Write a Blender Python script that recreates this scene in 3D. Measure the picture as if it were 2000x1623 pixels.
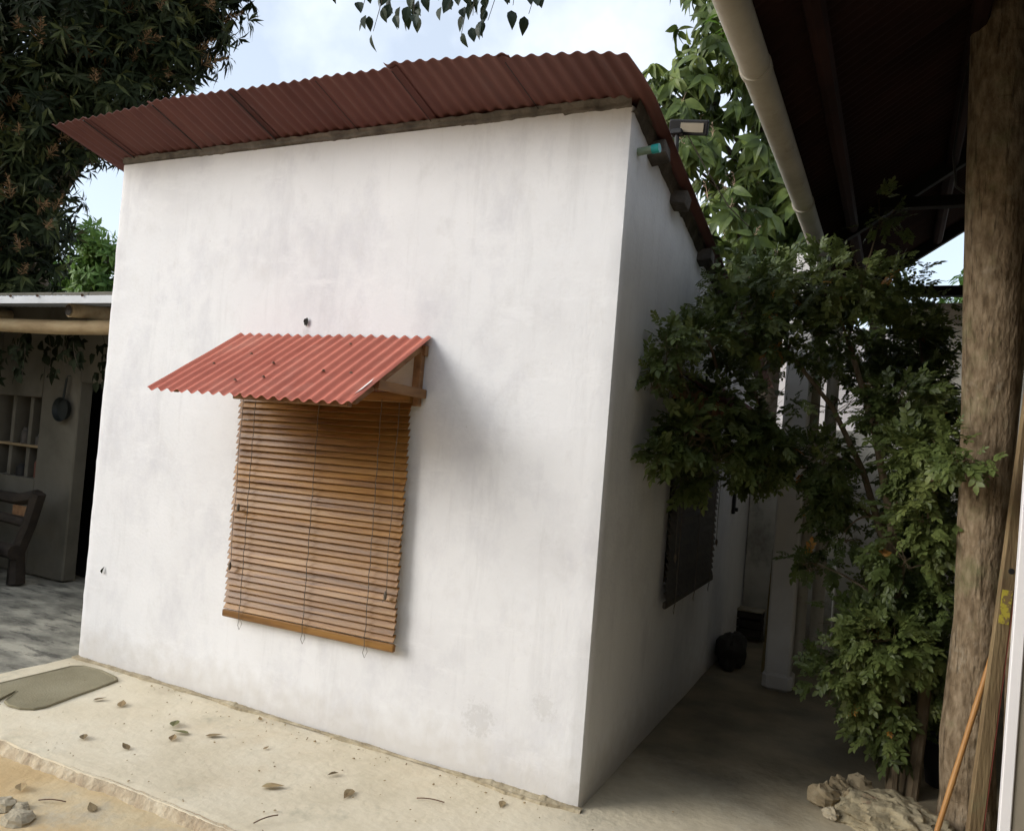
import bpy, math, random
import numpy as np
from mathutils import Vector, Matrix, noise

for o in list(bpy.data.objects):
    bpy.data.objects.remove(o, do_unlink=True)
S = bpy.context.scene
COL = S.collection
R = math.radians

# ------------------------------------------------------------------ camera
CAM = (1.1353, -3.2643, 1.5976)
cam_d = bpy.data.cameras.new('camera'); cam = bpy.data.objects.new('camera', cam_d); COL.objects.link(cam)
cam_d.sensor_width = 36.0; cam_d.lens = 1525.43 / 2000 * 36; cam_d.clip_start = 0.05; cam_d.clip_end = 500
yaw, pitch, roll = 0.4583, 0.0247, 0.0809
fw = Vector((-math.sin(yaw) * math.cos(pitch), math.cos(yaw) * math.cos(pitch), math.sin(pitch)))
rt = Vector((math.cos(yaw), math.sin(yaw), 0)); up = rt.cross(fw)
r2 = rt * math.cos(roll) + up * math.sin(roll); u2 = up * math.cos(roll) - rt * math.sin(roll)
cam.matrix_world = Matrix(((r2.x, u2.x, -fw.x, CAM[0]), (r2.y, u2.y, -fw.y, CAM[1]), (r2.z, u2.z, -fw.z, CAM[2]), (0, 0, 0, 1)))
S.camera = cam

# ------------------------------------------------------------------ sky and sun
SUN_TRAVEL = Vector((0.70, 0.56, -0.40)).normalized()
sd = -SUN_TRAVEL
world = bpy.data.worlds.new('World'); S.world = world; world.use_nodes = True
nt = world.node_tree; nt.nodes.clear()
wo = nt.nodes.new('ShaderNodeOutputWorld'); bg = nt.nodes.new('ShaderNodeBackground')
sky = nt.nodes.new('ShaderNodeTexSky'); sky.sky_type = 'NISHITA'; sky.sun_disc = False
sky.sun_elevation = math.asin(sd.z); sky.sun_rotation = math.atan2(sd.x, sd.y)
sky.air_density = 1.0; sky.dust_density = 1.5; sky.ozone_density = 1.0
tc = nt.nodes.new('ShaderNodeTexCoord'); cn = nt.nodes.new('ShaderNodeTexNoise')
cn.inputs['Scale'].default_value = 2.6; cn.inputs['Detail'].default_value = 7; cn.inputs['Roughness'].default_value = 0.55
cr = nt.nodes.new('ShaderNodeValToRGB'); cr.color_ramp.elements[0].position = 0.44; cr.color_ramp.elements[1].position = 0.70; cr.color_ramp.elements[0].color = (.42, .42, .42, 1)
cm = nt.nodes.new('ShaderNodeMixRGB'); cm.inputs[2].default_value = (6.2, 6.6, 7.1, 1)
nt.links.new(tc.outputs['Generated'], cn.inputs['Vector']); nt.links.new(cn.outputs['Fac'], cr.inputs[0])
nt.links.new(cr.outputs[0], cm.inputs[0]); nt.links.new(sky.outputs[0], cm.inputs[1])
nt.links.new(cm.outputs[0], bg.inputs[0]); bg.inputs[1].default_value = 0.14
nt.links.new(bg.outputs[0], wo.inputs[0])
sl = bpy.data.lights.new('sun', 'SUN'); sl.energy = 1.75; sl.angle = R(30); sl.color = (1.0, 0.985, 0.955)
so = bpy.data.objects.new('sun', sl); COL.objects.link(so); so.location = (-6, -6, 6)
so.rotation_euler = SUN_TRAVEL.to_track_quat('-Z', 'Y').to_euler()
S.view_settings.view_transform = 'Standard'; S.view_settings.look = 'None'
S.view_settings.exposure = 0.58; S.view_settings.gamma = 1.0; S.view_settings.use_curve_mapping = False
S.cycles.use_adaptive_sampling = True; S.cycles.adaptive_threshold = 0.03
S.cycles.max_bounces = 6; S.cycles.diffuse_bounces = 3; S.cycles.glossy_bounces = 2; S.cycles.transmission_bounces = 2; S.cycles.transparent_max_bounces = 4

# ------------------------------------------------------------------ material helpers
def mat(name, cols, scale=4.0, rough=0.8, detail=6, bump=0.0, bscale=None, stretch=(1, 1, 1), coord='Object',
        lo=0.3, hi=0.7, spots=None, transl=0.0, spec=0.3, metal=0.0, rnd=0.0, extra=None, bdist=0.01):
    m = bpy.data.materials.new(name); m.use_nodes = True
    n = m.node_tree.nodes; l = m.node_tree.links
    b = n['Principled BSDF']; out = n['Material Output']
    b.inputs['Roughness'].default_value = rough; b.inputs['Metallic'].default_value = metal
    b.inputs['Specular IOR Level'].default_value = spec
    if coord == 'World':
        g = n.new('ShaderNodeNewGeometry'); src = g.outputs['Position']
    else:
        t = n.new('ShaderNodeTexCoord'); src = t.outputs[coord]
    mp = n.new('ShaderNodeMapping'); mp.inputs['Scale'].default_value = stretch; l.new(src, mp.inputs[0])
    if rnd:
        oi = n.new('ShaderNodeObjectInfo'); mu = n.new('ShaderNodeVectorMath'); mu.operation = 'SCALE'
        mu.inputs[0].default_value = (37, 53, 71); l.new(oi.outputs['Random'], mu.inputs['Scale']); l.new(mu.outputs[0], mp.inputs[1])
    nz = n.new('ShaderNodeTexNoise'); nz.inputs['Scale'].default_value = scale; nz.inputs['Detail'].default_value = detail
    nz.inputs['Roughness'].default_value = 0.6; l.new(mp.outputs[0], nz.inputs['Vector'])
    rp = n.new('ShaderNodeValToRGB'); el = rp.color_ramp.elements
    k = len(cols)
    while len(el) < k: el.new(0.5)
    for i, c in enumerate(cols):
        el[i].position = lo + (hi - lo) * (i / (k - 1) if k > 1 else 0); el[i].color = (*c, 1)
    l.new(nz.outputs['Fac'], rp.inputs[0]); col = rp.outputs[0]
    for sp in (spots or []):
        # (colour, scale, low, high, stretch, strength[, seed])
        c, sc, a, z, st, fac = sp[:6]
        mp2 = n.new('ShaderNodeMapping'); mp2.inputs['Scale'].default_value = st; l.new(src, mp2.inputs[0])
        mp2.inputs['Location'].default_value = (sc * 1.3, sc * .7, 3.1)
        n2 = n.new('ShaderNodeTexNoise'); n2.inputs['Scale'].default_value = sc; n2.inputs['Detail'].default_value = 8
        n2.inputs['Roughness'].default_value = 0.72
        l.new(mp2.outputs[0], n2.inputs['Vector'])
        r3 = n.new('ShaderNodeMapRange'); r3.inputs[1].default_value = a; r3.inputs[2].default_value = z
        r3.inputs[3].default_value = 0; r3.inputs[4].default_value = fac; l.new(n2.outputs['Fac'], r3.inputs[0])
        mx = n.new('ShaderNodeMixRGB'); mx.inputs[2].default_value = (*c, 1)
        l.new(r3.outputs[0], mx.inputs[0]); l.new(col, mx.inputs[1]); col = mx.outputs[0]
    if extra: col = extra(n, l, src, col)
    if rnd:
        hs = n.new('ShaderNodeHueSaturation'); mr = n.new('ShaderNodeMapRange')
        mr.inputs[3].default_value = 1 - rnd; mr.inputs[4].default_value = 1 + rnd
        oi = n.new('ShaderNodeObjectInfo'); l.new(oi.outputs['Random'], mr.inputs[0]); l.new(mr.outputs[0], hs.inputs['Value'])
        l.new(col, hs.inputs['Color']); col = hs.outputs[0]
    l.new(col, b.inputs['Base Color'])
    if bump:
        n3 = n.new('ShaderNodeTexNoise'); n3.inputs['Scale'].default_value = bscale or scale * 6; n3.inputs['Detail'].default_value = 8
        l.new(mp.outputs[0], n3.inputs['Vector'])
        bp = n.new('ShaderNodeBump'); bp.inputs['Strength'].default_value = bump; bp.inputs['Distance'].default_value = bdist
        l.new(n3.outputs['Fac'], bp.inputs['Height']); l.new(bp.outputs[0], b.inputs['Normal'])
    if transl:
        tr = n.new('ShaderNodeBsdfTranslucent'); l.new(col, tr.inputs[0]); ms = n.new('ShaderNodeMixShader'); ms.inputs[0].default_value = transl
        l.new(b.outputs[0], ms.inputs[1]); l.new(tr.outputs[0], ms.inputs[2]); l.new(ms.outputs[0], out.inputs[0])
    return m

def base_dirt(zlo, zhi, colr, fac, nscale):
    def f(n, l, src, col):          # splash dirt with a ragged upper edge near the wall's foot
        sx = n.new('ShaderNodeSeparateXYZ'); l.new(src, sx.inputs[0])
        nz = n.new('ShaderNodeTexNoise'); nz.inputs['Scale'].default_value = nscale; nz.inputs['Detail'].default_value = 8; l.new(src, nz.inputs['Vector'])
        ad = n.new('ShaderNodeMath'); ad.operation = 'MULTIPLY_ADD'; ad.inputs[1].default_value = -(zhi - zlo) * 1.6; l.new(nz.outputs['Fac'], ad.inputs[0]); l.new(sx.outputs[2], ad.inputs[2])
        mr = n.new('ShaderNodeMapRange'); mr.inputs[1].default_value = zhi * 0.4; mr.inputs[2].default_value = zlo - zhi * 0.6; mr.inputs[3].default_value = 0; mr.inputs[4].default_value = fac
        l.new(ad.outputs[0], mr.inputs[0])
        mx = n.new('ShaderNodeMixRGB'); mx.inputs[2].default_value = (*colr, 1); l.new(mr.outputs[0], mx.inputs[0]); l.new(col, mx.inputs[1])
        return mx.outputs[0]
    return f

def passage_shade(n, l, src, col):      # passage shade painted as mottled brown into the floor colour, ragged front edge
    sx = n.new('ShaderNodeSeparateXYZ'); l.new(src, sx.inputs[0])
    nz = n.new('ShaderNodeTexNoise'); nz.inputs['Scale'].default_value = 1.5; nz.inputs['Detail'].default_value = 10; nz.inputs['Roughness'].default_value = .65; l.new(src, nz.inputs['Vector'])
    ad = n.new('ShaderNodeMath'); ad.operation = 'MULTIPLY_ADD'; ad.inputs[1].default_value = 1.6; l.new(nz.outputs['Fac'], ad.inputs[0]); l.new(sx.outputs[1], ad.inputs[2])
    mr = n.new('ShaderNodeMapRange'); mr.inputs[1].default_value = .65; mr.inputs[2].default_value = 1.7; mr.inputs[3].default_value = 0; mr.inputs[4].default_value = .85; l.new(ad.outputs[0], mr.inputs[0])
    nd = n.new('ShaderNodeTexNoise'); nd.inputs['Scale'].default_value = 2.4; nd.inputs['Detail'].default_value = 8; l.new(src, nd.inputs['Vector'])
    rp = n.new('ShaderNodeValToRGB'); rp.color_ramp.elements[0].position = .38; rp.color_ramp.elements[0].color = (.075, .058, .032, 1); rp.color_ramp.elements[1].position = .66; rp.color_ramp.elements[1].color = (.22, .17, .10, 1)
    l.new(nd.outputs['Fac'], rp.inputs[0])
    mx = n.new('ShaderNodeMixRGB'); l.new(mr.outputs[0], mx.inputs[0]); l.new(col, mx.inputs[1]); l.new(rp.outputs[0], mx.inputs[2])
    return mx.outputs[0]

def scuffs(base, pts):                  # grey scuffed patches low on the plaster
    def f(n, l, src, col):
        col = base(n, l, src, col)
        for (x, z, rad, fac) in pts:
            mp = n.new('ShaderNodeMapping'); mp.inputs['Location'].default_value = (-x, 0, -z); mp.inputs['Scale'].default_value = (1, 0, 1); l.new(src, mp.inputs[0])
            ln = n.new('ShaderNodeVectorMath'); ln.operation = 'LENGTH'; l.new(mp.outputs[0], ln.inputs[0])
            nz = n.new('ShaderNodeTexNoise'); nz.inputs['Scale'].default_value = 42; nz.inputs['Detail'].default_value = 8; nz.inputs['Roughness'].default_value = .7; l.new(src, nz.inputs['Vector'])
            a = n.new('ShaderNodeMath'); a.operation = 'MULTIPLY_ADD'; a.inputs[1].default_value = -rad * 3.2; l.new(nz.outputs['Fac'], a.inputs[0]); l.new(ln.outputs['Value'], a.inputs[2])
            mr = n.new('ShaderNodeMapRange'); mr.inputs[1].default_value = -rad * .7; mr.inputs[2].default_value = -rad * 1.15; mr.inputs[3].default_value = 0; mr.inputs[4].default_value = fac; l.new(a.outputs[0], mr.inputs[0])
            mx = n.new('ShaderNodeMixRGB'); mx.inputs[2].default_value = (.36, .345, .32, 1); l.new(mr.outputs[0], mx.inputs[0]); l.new(col, mx.inputs[1]); col = mx.outputs[0]
        return col
    return f

M = {}
M['wall'] = mat('whitewash', [(.67, .665, .68), (.735, .735, .745), (.77, .77, .78)], 1.3, .93, 12, .45, 48, lo=.3, hi=.62, spec=.1, bdist=.004,
    spots=[((.52, .515, .555), 2.1, .50, .72, (1, 1, .6), .55), ((.54, .535, .54), 9, .54, .72, (1, 1, .10), .36), ((.60, .59, .58), 5.5, .55, .7, (1, 1, .8), .35), ((.34, .32, .30), 17, .69, .76, (1, 1, 1), .75), ((.42, .41, .39), 75, .655, .72, (1, 1, 1), .6), ((.50, .49, .49), 3.1, .5, .508, (1, 1, .7), .0), ((.79, .79, .80), 5, .55, .66, (.5, 1, 1.6), .6)],
    extra=scuffs(base_dirt(0.0, .20, (.48, .44, .38), .45, 11), [(-.52, .27, .10, .26), (-.2, .40, .07, .2), (-1.75, 2.06, .03, .25)]))
M['soffit'] = mat('maroon_roof_sheet', [(.095, .037, .032), (.135, .053, .046), (.17, .074, .062)], 2.2, .7, 7, .1, 40, stretch=(1, .25, 1), rnd=.07,
    spots=[((.11, .075, .075), 5, .55, .75, (1.5, .15, 1), .6), ((.26, .17, .14), 14, .66, .78, (1, .2, 1), .35)])
M['awning'] = mat('faded_red_sheet', [(.41, .118, .080), (.48, .145, .098), (.53, .18, .125)], 3, .62, 7, .08, 60, rnd=.04, spec=.25,
    spots=[((.54, .27, .20), 5, .52, .72, (1, .3, 1), .55), ((.36, .11, .08), 3, .55, .7, (1, .4, 1), .5), ((.22, .10, .07), 22, .66, .74, (1, 1, 1), .7)])
M['scrape'] = mat('bare_scrape', [(.72, .66, .62), (.82, .79, .76)], 30, .6)
M['slat'] = mat('varnished_slat', [(.12, .050, .011), (.225, .105, .022), (.30, .155, .038)], 7, .42, 8, .12, 60, stretch=(.35, 4, 4), rnd=.15, spec=.4,
    spots=[((.25, .165, .07), 3.2, .57, .78, (.5, 3, 3), .3), ((.20, .10, .07), 2.1, .55, .7, (.6, 1, 1), .4)])
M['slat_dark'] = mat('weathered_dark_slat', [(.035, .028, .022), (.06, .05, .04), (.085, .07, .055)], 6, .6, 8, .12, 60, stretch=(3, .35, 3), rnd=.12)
M['timber'] = mat('brown_timber', [(.13, .065, .03), (.23, .12, .055), (.30, .18, .09)], 6, .7, 8, .2, 40, stretch=(3, .5, 3), rnd=.1)
M['cord'] = mat('grey_cord', [(.10, .08, .06), (.16, .13, .1)], 20, .9)
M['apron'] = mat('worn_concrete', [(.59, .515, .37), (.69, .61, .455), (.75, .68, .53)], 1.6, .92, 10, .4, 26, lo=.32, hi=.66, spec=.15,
    spots=[((.36, .34, .25), 2.3, .56, .72, (1, 1, 1), .65), ((.60, .45, .28), 1.1, .56, .75, (1, 1, 1), .35), ((.25, .22, .16), 36, .66, .74, (1, 1, 1), .5), ((.70, .66, .55), 8, .62, .75, (1, 1, 1), .4)], extra=passage_shade)
M['patio'] = mat('mottled_patio_cement', [(.16, .15, .12), (.27, .255, .205), (.42, .39, .31)], 3.0, .85, 9, .3, 30, lo=.36, hi=.62, stretch=(1, 1.9, 1),
    spots=[((.07, .065, .055), 4.5, .53, .62, (.8, 2.4, 1), .8)])
M['dirt'] = mat('packed_earth', [(.48, .335, .17), (.57, .42, .23), (.61, .50, .32)], 2.2, .95, 10, .5, 30, lo=.32, hi=.66, spec=.1,
    spots=[((.47, .42, .32), 3, .5, .66, (1, 1, 1), .8), ((.22, .18, .12), 42, .66, .74, (1, 1, 1), .5), ((.50, .30, .13), 1.7, .56, .72, (1, 1, 1), .6)])
M['edge'] = mat('broken_cement_edge', [(.33, .25, .165), (.45, .365, .25), (.60, .52, .38)], 12, .95, 10, .8, 60)
M['mortar'] = mat('grey_mortar', [(.085, .075, .066), (.15, .135, .118), (.23, .205, .18)], 9, .95, 9, .7, 40)
M['mortar_dark'] = mat('darker_mortar', [(.05, .042, .036), (.085, .073, .062), (.14, .12, .10)], 9, .95, 9, .7, 40)  # darker mortar tone for the side joint and purlin ends
M['fillet'] = mat('mossy_cement', [(.24, .195, .125), (.38, .32, .215), (.54, .47, .34)], 11, .95, 9, .7, 45)
M['pwall'] = mat('shade_toned_veranda_plaster', [(.088, .080, .060), (.12, .108, .082), (.148, .134, .104)], 1.8, .9, 8, .3, 20, spots=[((.07, .064, .046), 2.6, .52, .7, (1, 1, .6), .6)])  # plaster colour darkened to carry the shade on the white veranda wall
M['gwall'] = mat('stained_grey_plaster', [(.38, .37, .32), (.50, .485, .43), (.58, .565, .51)], 2.2, .93, 9, .35, 25,
    spots=[((.19, .18, .15), 4, .52, .66, (1, 1, .8), .7)], extra=base_dirt(0, .5, (.16, .15, .12), .6, 5))
M['farwall'] = mat('pale_pink_plaster', [(.70, .66, .66), (.78, .74, .74)], 1.5, .9, 6, .2, 20)
M['column'] = mat('white_column_paint', [(.56, .54, .51), (.70, .68, .65)], 3, .85, 7, .2, 25, extra=base_dirt(0, .3, (.3, .27, .22), .5, 6))
M['log'] = mat('peeled_log', [(.20, .14, .07), (.32, .235, .13), (.40, .32, .19)], 5, .8, 8, .3, 30, stretch=(.6, 2, 2))
M['log_dark'] = mat('old_dark_timber', [(.016, .012, .009), (.028, .021, .015), (.045, .033, .022)], 6, .7, 8, .3, 30, stretch=(1, 2, 2))
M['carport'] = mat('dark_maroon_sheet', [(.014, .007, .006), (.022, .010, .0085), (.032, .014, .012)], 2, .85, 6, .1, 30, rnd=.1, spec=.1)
M['zinc'] = mat('zinc_sheet', [(.42, .44, .46), (.55, .57, .60)], 3, .5, 6, .05, 30, rnd=.05)
M['pvc'] = mat('aged_cream_pvc', [(.30, .275, .22), (.39, .36, .30), (.46, .43, .37)], 3, .7, 8, .15, 30, spots=[((.17, .15, .11), 9, .57, .72, (1, .4, 1), .6), ((.1, .09, .07), 30, .68, .75, (1, 1, 1), .6)])
M['teal'] = mat('teal_plastic', [(.02, .30, .30), (.03, .38, .36)], 8, .4)
M['grn_pipe'] = mat('faded_green_pipe', [(.20, .27, .19), (.28, .33, .25)], 8, .6)
M['blackm'] = mat('black_painted_metal', [(.012, .012, .012), (.022, .021, .02)], 8, .55)
M['panelc'] = mat('dusty_lamp_panel', [(.24, .21, .155), (.31, .27, .20)], 6, .35)
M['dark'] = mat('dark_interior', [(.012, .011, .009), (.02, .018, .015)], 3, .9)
M['glass'] = mat('dusty_glass', [(.03, .035, .035), (.05, .055, .055)], 3, .15, spec=.5)
M['bark'] = mat('tree_bark', [(.115, .082, .050), (.20, .148, .094), (.285, .22, .148)], 20, .94, 12, 1.0, 30, stretch=(1.7, 1.7, .62), coord='Object', lo=.34, hi=.64, bdist=.014, spec=.1,
    spots=[((.31, .27, .205), 10, .57, .68, (1, 1, .8), .6), ((.035, .026, .017), 13, .57, .63, (3.2, 3.2, .22), .75), ((.16, .17, .08), 4.0, .55, .7, (1, 1, 1), .5), ((.07, .05, .03), 9, .63, .68, (.5, .5, 5), .7)])
M['stem'] = mat('shrub_stem_bark', [(.085, .062, .036), (.15, .11, .066), (.20, .155, .10)], 14, .9, 7, .5, 60, stretch=(1, 1, .3))
M['branch'] = mat('branch_bark', [(.05, .04, .028), (.09, .07, .05)], 9, .9, 6, .5, 30, stretch=(1, 1, .4))
M['leaf_mango'] = mat('dark_mango_leaf', [(.008, .012, .0045), (.014, .021, .007), (.026, .034, .011)], 1.6, .65, 3, coord='World', transl=.06, spec=.12)
M['leaf_mango_r'] = mat('glossy_mango_leaf', [(.034, .055, .013), (.085, .125, .028), (.17, .215, .05)], 3.4, .42, 3, coord='World', transl=.25, spec=.28)
M['leaf_young'] = mat('olive_mango_shoot', [(.022, .028, .009), (.045, .055, .016), (.075, .075, .022)], 1.2, .6, 3, coord='World', transl=.15, spec=.15)
M['leaf_lime'] = mat('fresh_lime_leaf', [(.10, .20, .025), (.16, .30, .04)], 3, .45, 3, coord='World', transl=.35)
M['leaf_far'] = mat('sunlit_far_leaf', [(.05, .11, .022), (.10, .19, .04), (.17, .26, .07)], 1.6, .5, 3, coord='World', transl=.3)
M['leaf_shrub'] = mat('shrub_leaflet', [(.055, .080, .022), (.115, .150, .042), (.200, .230, .070)], 3.4, .45, 4, coord='World', transl=.28, spec=.4)
M['leaf_yellow'] = mat('yellowing_leaflet', [(.42, .26, .05), (.45, .17, .035)], 6, .5, 3, coord='World', transl=.3)
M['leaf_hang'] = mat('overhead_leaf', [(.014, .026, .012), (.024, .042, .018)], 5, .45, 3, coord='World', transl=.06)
M['flower'] = mat('dry_flower_panicle', [(.13, .070, .028), (.20, .115, .05)], 9, .8, 4, coord='World', transl=.1)
M['bud'] = mat('pinkish_leaf_bud', [(.40, .26, .19), (.52, .38, .28)], 9, .6, 4, coord='World', transl=.2)
M['palm'] = mat('palm_leaflet', [(.09, .13, .03), (.16, .20, .06)], 4, .5, 3, coord='World', transl=.25)
M['vine'] = mat('vine_leaf', [(.008, .011, .005), (.016, .02, .009)], 5, .8, 3, coord='World', spec=.05)
M['dry'] = mat('dry_fallen_leaf', [(.13, .085, .04), (.24, .17, .085), (.30, .24, .13)], 9, .8, 4, .3, 60, rnd=.35)
M['dry_green'] = mat('olive_fallen_leaf', [(.16, .16, .06), (.24, .23, .10)], 9, .8, 4, .3, 60, rnd=.25)
M['rubber'] = mat('grey_rubber_mat', [(.19, .165, .10), (.245, .215, .135), (.29, .255, .165)], 3, .85, 8, .4, 90, spots=[((.29, .27, .19), 6, .54, .74, (1, 1, 1), .5)])
M['stone'] = mat('rough_stone', [(.19, .145, .085), (.31, .245, .15), (.40, .33, .22)], 8, .95, 9, .8, 30, rnd=.12)
M['stone_g'] = mat('grey_stone', [(.34, .29, .20), (.46, .40, .29)], 8, .95, 9, .8, 30, rnd=.12)
M['mound'] = mat('heaped_mortar', [(.22, .18, .11), (.33, .28, .18), (.42, .355, .24)], 6, .95, 10, 1.0, 22, spots=[((.36, .19, .12), 9, .6, .7, (1, 1, 1), .6)], bdist=.02)
M['plank'] = mat('weathered_plank', [(.12, .078, .04), (.20, .14, .072), (.27, .20, .105)], 7, .8, 9, .4, 40, stretch=(3, 3, .35), spots=[((.16, .17, .09), 5, .55, .7, (1, 1, 1), .6)])
M['plank_red'] = mat('red_stained_edge', [(.22, .05, .035), (.30, .085, .06)], 6, .7, 6, .3, 30)
M['yellow'] = mat('yellow_paint', [(.22, .15, .07), (.24, .17, .07), (.46, .38, .05), (.50, .42, .06)], 38, lo=.42, hi=.56, rough=.7)
M['orange'] = mat('orange_bamboo', [(.34, .155, .045), (.42, .22, .075)], 5, .45, 5, stretch=(2, 2, .4))
M['white_paint'] = mat('white_gloss_paint', [(.72, .70, .70), (.80, .78, .78)], 2, .5, 5)
M['panel_shade'] = mat('shaded_panel_paint', [(.20, .175, .13), (.25, .22, .17)], 2, .7, 6, .1, 30)  # shade on the partition's face put into its colour
M['pan'] = mat('blackened_iron', [(.012, .016, .015), (.028, .032, .03)], 6, .45, metal=.3)
M['rust'] = mat('red_brown_board', [(.10, .035, .022), (.15, .055, .035)], 5, .7)
M['jar'] = mat('dim_jar', [(.05, .045, .04), (.09, .08, .07)], 8, .3)
M['yboard'] = mat('ochre_board', [(.16, .12, .05), (.22, .17, .075)], 4, .8)
M['sack'] = mat('dusty_dark_sacking', [(.03, .026, .02), (.05, .043, .034)], 9, .9, 7, .5, 40)
M['screw'] = mat('rusty_screw', [(.10, .05, .03), (.16, .09, .05)], 20, .6)

# ------------------------------------------------------------------ object helpers
def lab(o, label, cat, group=None):
    o['label'] = label; o['category'] = cat
    if group: o['group'] = group
    return o

def link(name, me, parent=None, m=None, kind=None, loc=None):
    o = bpy.data.objects.new(name, me); COL.objects.link(o)
    if m is not None: me.materials.append(m) if me is not None and len(me.materials) == 0 else None
    if parent is not None: o.parent = parent; o.matrix_parent_inverse = parent.matrix_world.inverted()
    if kind: o['kind'] = kind
    if loc is not None: o.location = loc
    return o

def empty(name, loc=(0, 0, 0)):
    o = bpy.data.objects.new(name, None); COL.objects.link(o); o.location = loc
    o.empty_display_size = .1
    o.matrix_world = Matrix.Translation(Vector(loc))
    return o

class MB:
    def __init__(s): s.v = []; s.f = []; s.mi = []
    def add(s, v, f, mi=0):
        b = len(s.v); s.v += [tuple(p) for p in v]; s.f += [tuple(b + i for i in q) for q in f]; s.mi += [mi] * len(f); return s
    def box(s, c, d, rot=None, bev=0.0, mi=0):
        x, y, z = [k / 2 for k in d]
        if bev <= 0:
            vs = [Vector((sx * x, sy * y, sz * z)) for sx in (-1, 1) for sy in (-1, 1) for sz in (-1, 1)]
            fs = [(0, 1, 3, 2), (4, 6, 7, 5), (0, 4, 5, 1), (2, 3, 7, 6), (0, 2, 6, 4), (1, 5, 7, 3)]
        else:
            b = min(bev, x * .49, y * .49, z * .49); vs = []; fs = []
            ring = [(-x, -y + b), (-x + b, -y), (x - b, -y), (x, -y + b), (x, y - b), (x - b, y), (-x + b, y), (-x, y - b)]
            sc = lambda r, e: [(px - math.copysign(e, px) if abs(px) > 0 else px, py - math.copysign(e, py)) for px, py in r]
            rows = [(sc(ring, b), -z), (ring, -z + b), (ring, z - b), (sc(ring, b), z)]
            for rr, zz in rows: vs += [Vector((px, py, zz)) for px, py in rr]
            for k in range(3):
                for i in range(8): j = (i + 1) % 8; fs.append((k * 8 + i, k * 8 + j, k * 8 + 8 + j, k * 8 + 8 + i))
            fs.append(tuple(range(7, -1, -1))); fs.append(tuple(24 + i for i in range(8)))
        if rot is not None: vs = [rot @ v for v in vs]
        c = Vector(c); return s.add([v + c for v in vs], fs, mi)
    def tube(s, pts, rad, n=8, cap=True, mi=0, wob=0.0, seed=0):
        pts = [Vector(p) for p in pts]; k = len(pts)
        if not hasattr(rad, '__len__'): rad = [rad] * k
        vs = []; fs = []; ref = None
        for i, p in enumerate(pts):
            t = (pts[min(i + 1, k - 1)] - pts[max(i - 1, 0)]).normalized()
            if ref is None:
                ref = t.orthogonal().normalized()
            ref = (ref - t * ref.dot(t)).normalized(); bn = t.cross(ref)
            for j in range(n):
                a = 2 * math.pi * j / n; d = ref * math.cos(a) + bn * math.sin(a); r = rad[i]
                if wob: r *= 1 + wob * noise.noise(Vector((d.x * 1.6 + seed, d.y * 1.6, p.z * 1.3 + d.z + seed)))
                vs.append(p + d * r)
        for i in range(k - 1):
            for j in range(n):
                q = (j + 1) % n; fs.append((i * n + j, i * n + q, (i + 1) * n + q, (i + 1) * n + j))
        if cap: fs.append(tuple(range(n - 1, -1, -1))); fs.append(tuple((k - 1) * n + j for j in range(n)))
        return s.add(vs, fs, mi)
    def lathe(s, prof, c, n=20, axis=None, mi=0):
        vs = []; fs = []; k = len(prof); q = axis if axis is not None else Matrix.Identity(3)
        for r, z in prof:
            for j in range(n):
                a = 2 * math.pi * j / n; vs.append(Vector(c) + q @ Vector((r * math.cos(a), r * math.sin(a), z)))
        for i in range(k - 1):
            for j in range(n):
                p = (j + 1) % n; fs.append((i * n + j, i * n + p, (i + 1) * n + p, (i + 1) * n + j))
        return s.add(vs, fs, mi)
    def mesh(s, name, mats=None, smooth=False):
        me = bpy.data.meshes.new(name); me.from_pydata([tuple(v) for v in s.v], [], s.f)
        for m in (mats if isinstance(mats, (list, tuple)) else [mats]) if mats else []: me.materials.append(m)
        if any(s.mi): me.polygons.foreach_set('material_index', s.mi)
        if smooth: me.polygons.foreach_set('use_smooth', [True] * len(me.polygons))
        if smooth: me.set_sharp_from_angle(angle=R(38))
        me.update(); return me
    def build(s, name, mats, parent=None, smooth=False, kind=None):
        return link(name, s.mesh(name, mats, smooth), parent, kind=kind)

def slab(name, fn, nu, nv, th, m, parent=None, smooth=True, kind=None):
    """closed sheet: fn(u, v) gives the top point, th its thickness (downwards)"""
    vs = []; fs = []
    for s_ in (0, 1):
        for j in range(nv + 1):
            for i in range(nu + 1):
                p = Vector(fn(i / nu, j / nv)); vs.append((p.x, p.y, p.z - th * s_))
    N = (nu + 1) * (nv + 1); ix = lambda i, j: j * (nu + 1) + i
    for j in range(nv):
        for i in range(nu):
            a, b, c, d = ix(i, j), ix(i + 1, j), ix(i + 1, j + 1), ix(i, j + 1)
            fs.append((a, b, c, d)); fs.append((N + d, N + c, N + b, N + a))
    for i in range(nu):
        a, b = ix(i, 0), ix(i + 1, 0); fs.append((b, a, N + a, N + b))
        a, b = ix(i, nv), ix(i + 1, nv); fs.append((a, b, N + b, N + a))
    for j in range(nv):
        a, b = ix(0, j), ix(0, j + 1); fs.append((a, b, N + b, N + a))
        a, b = ix(nu, j), ix(nu, j + 1); fs.append((b, a, N + a, N + b))
    mb = MB(); mb.v = vs; mb.f = fs; mb.mi = [0] * len(fs)
    o = mb.build(name, m, parent, smooth, kind)
    return o

def fbm(x, y, z=0.0, oct=3):
    v = 0; a = 1; t = 0
    for k in range(oct):
        v += a * noise.noise(Vector((x, y, z)) * (2 ** k)); t += a; a *= .5
    return v / t

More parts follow.
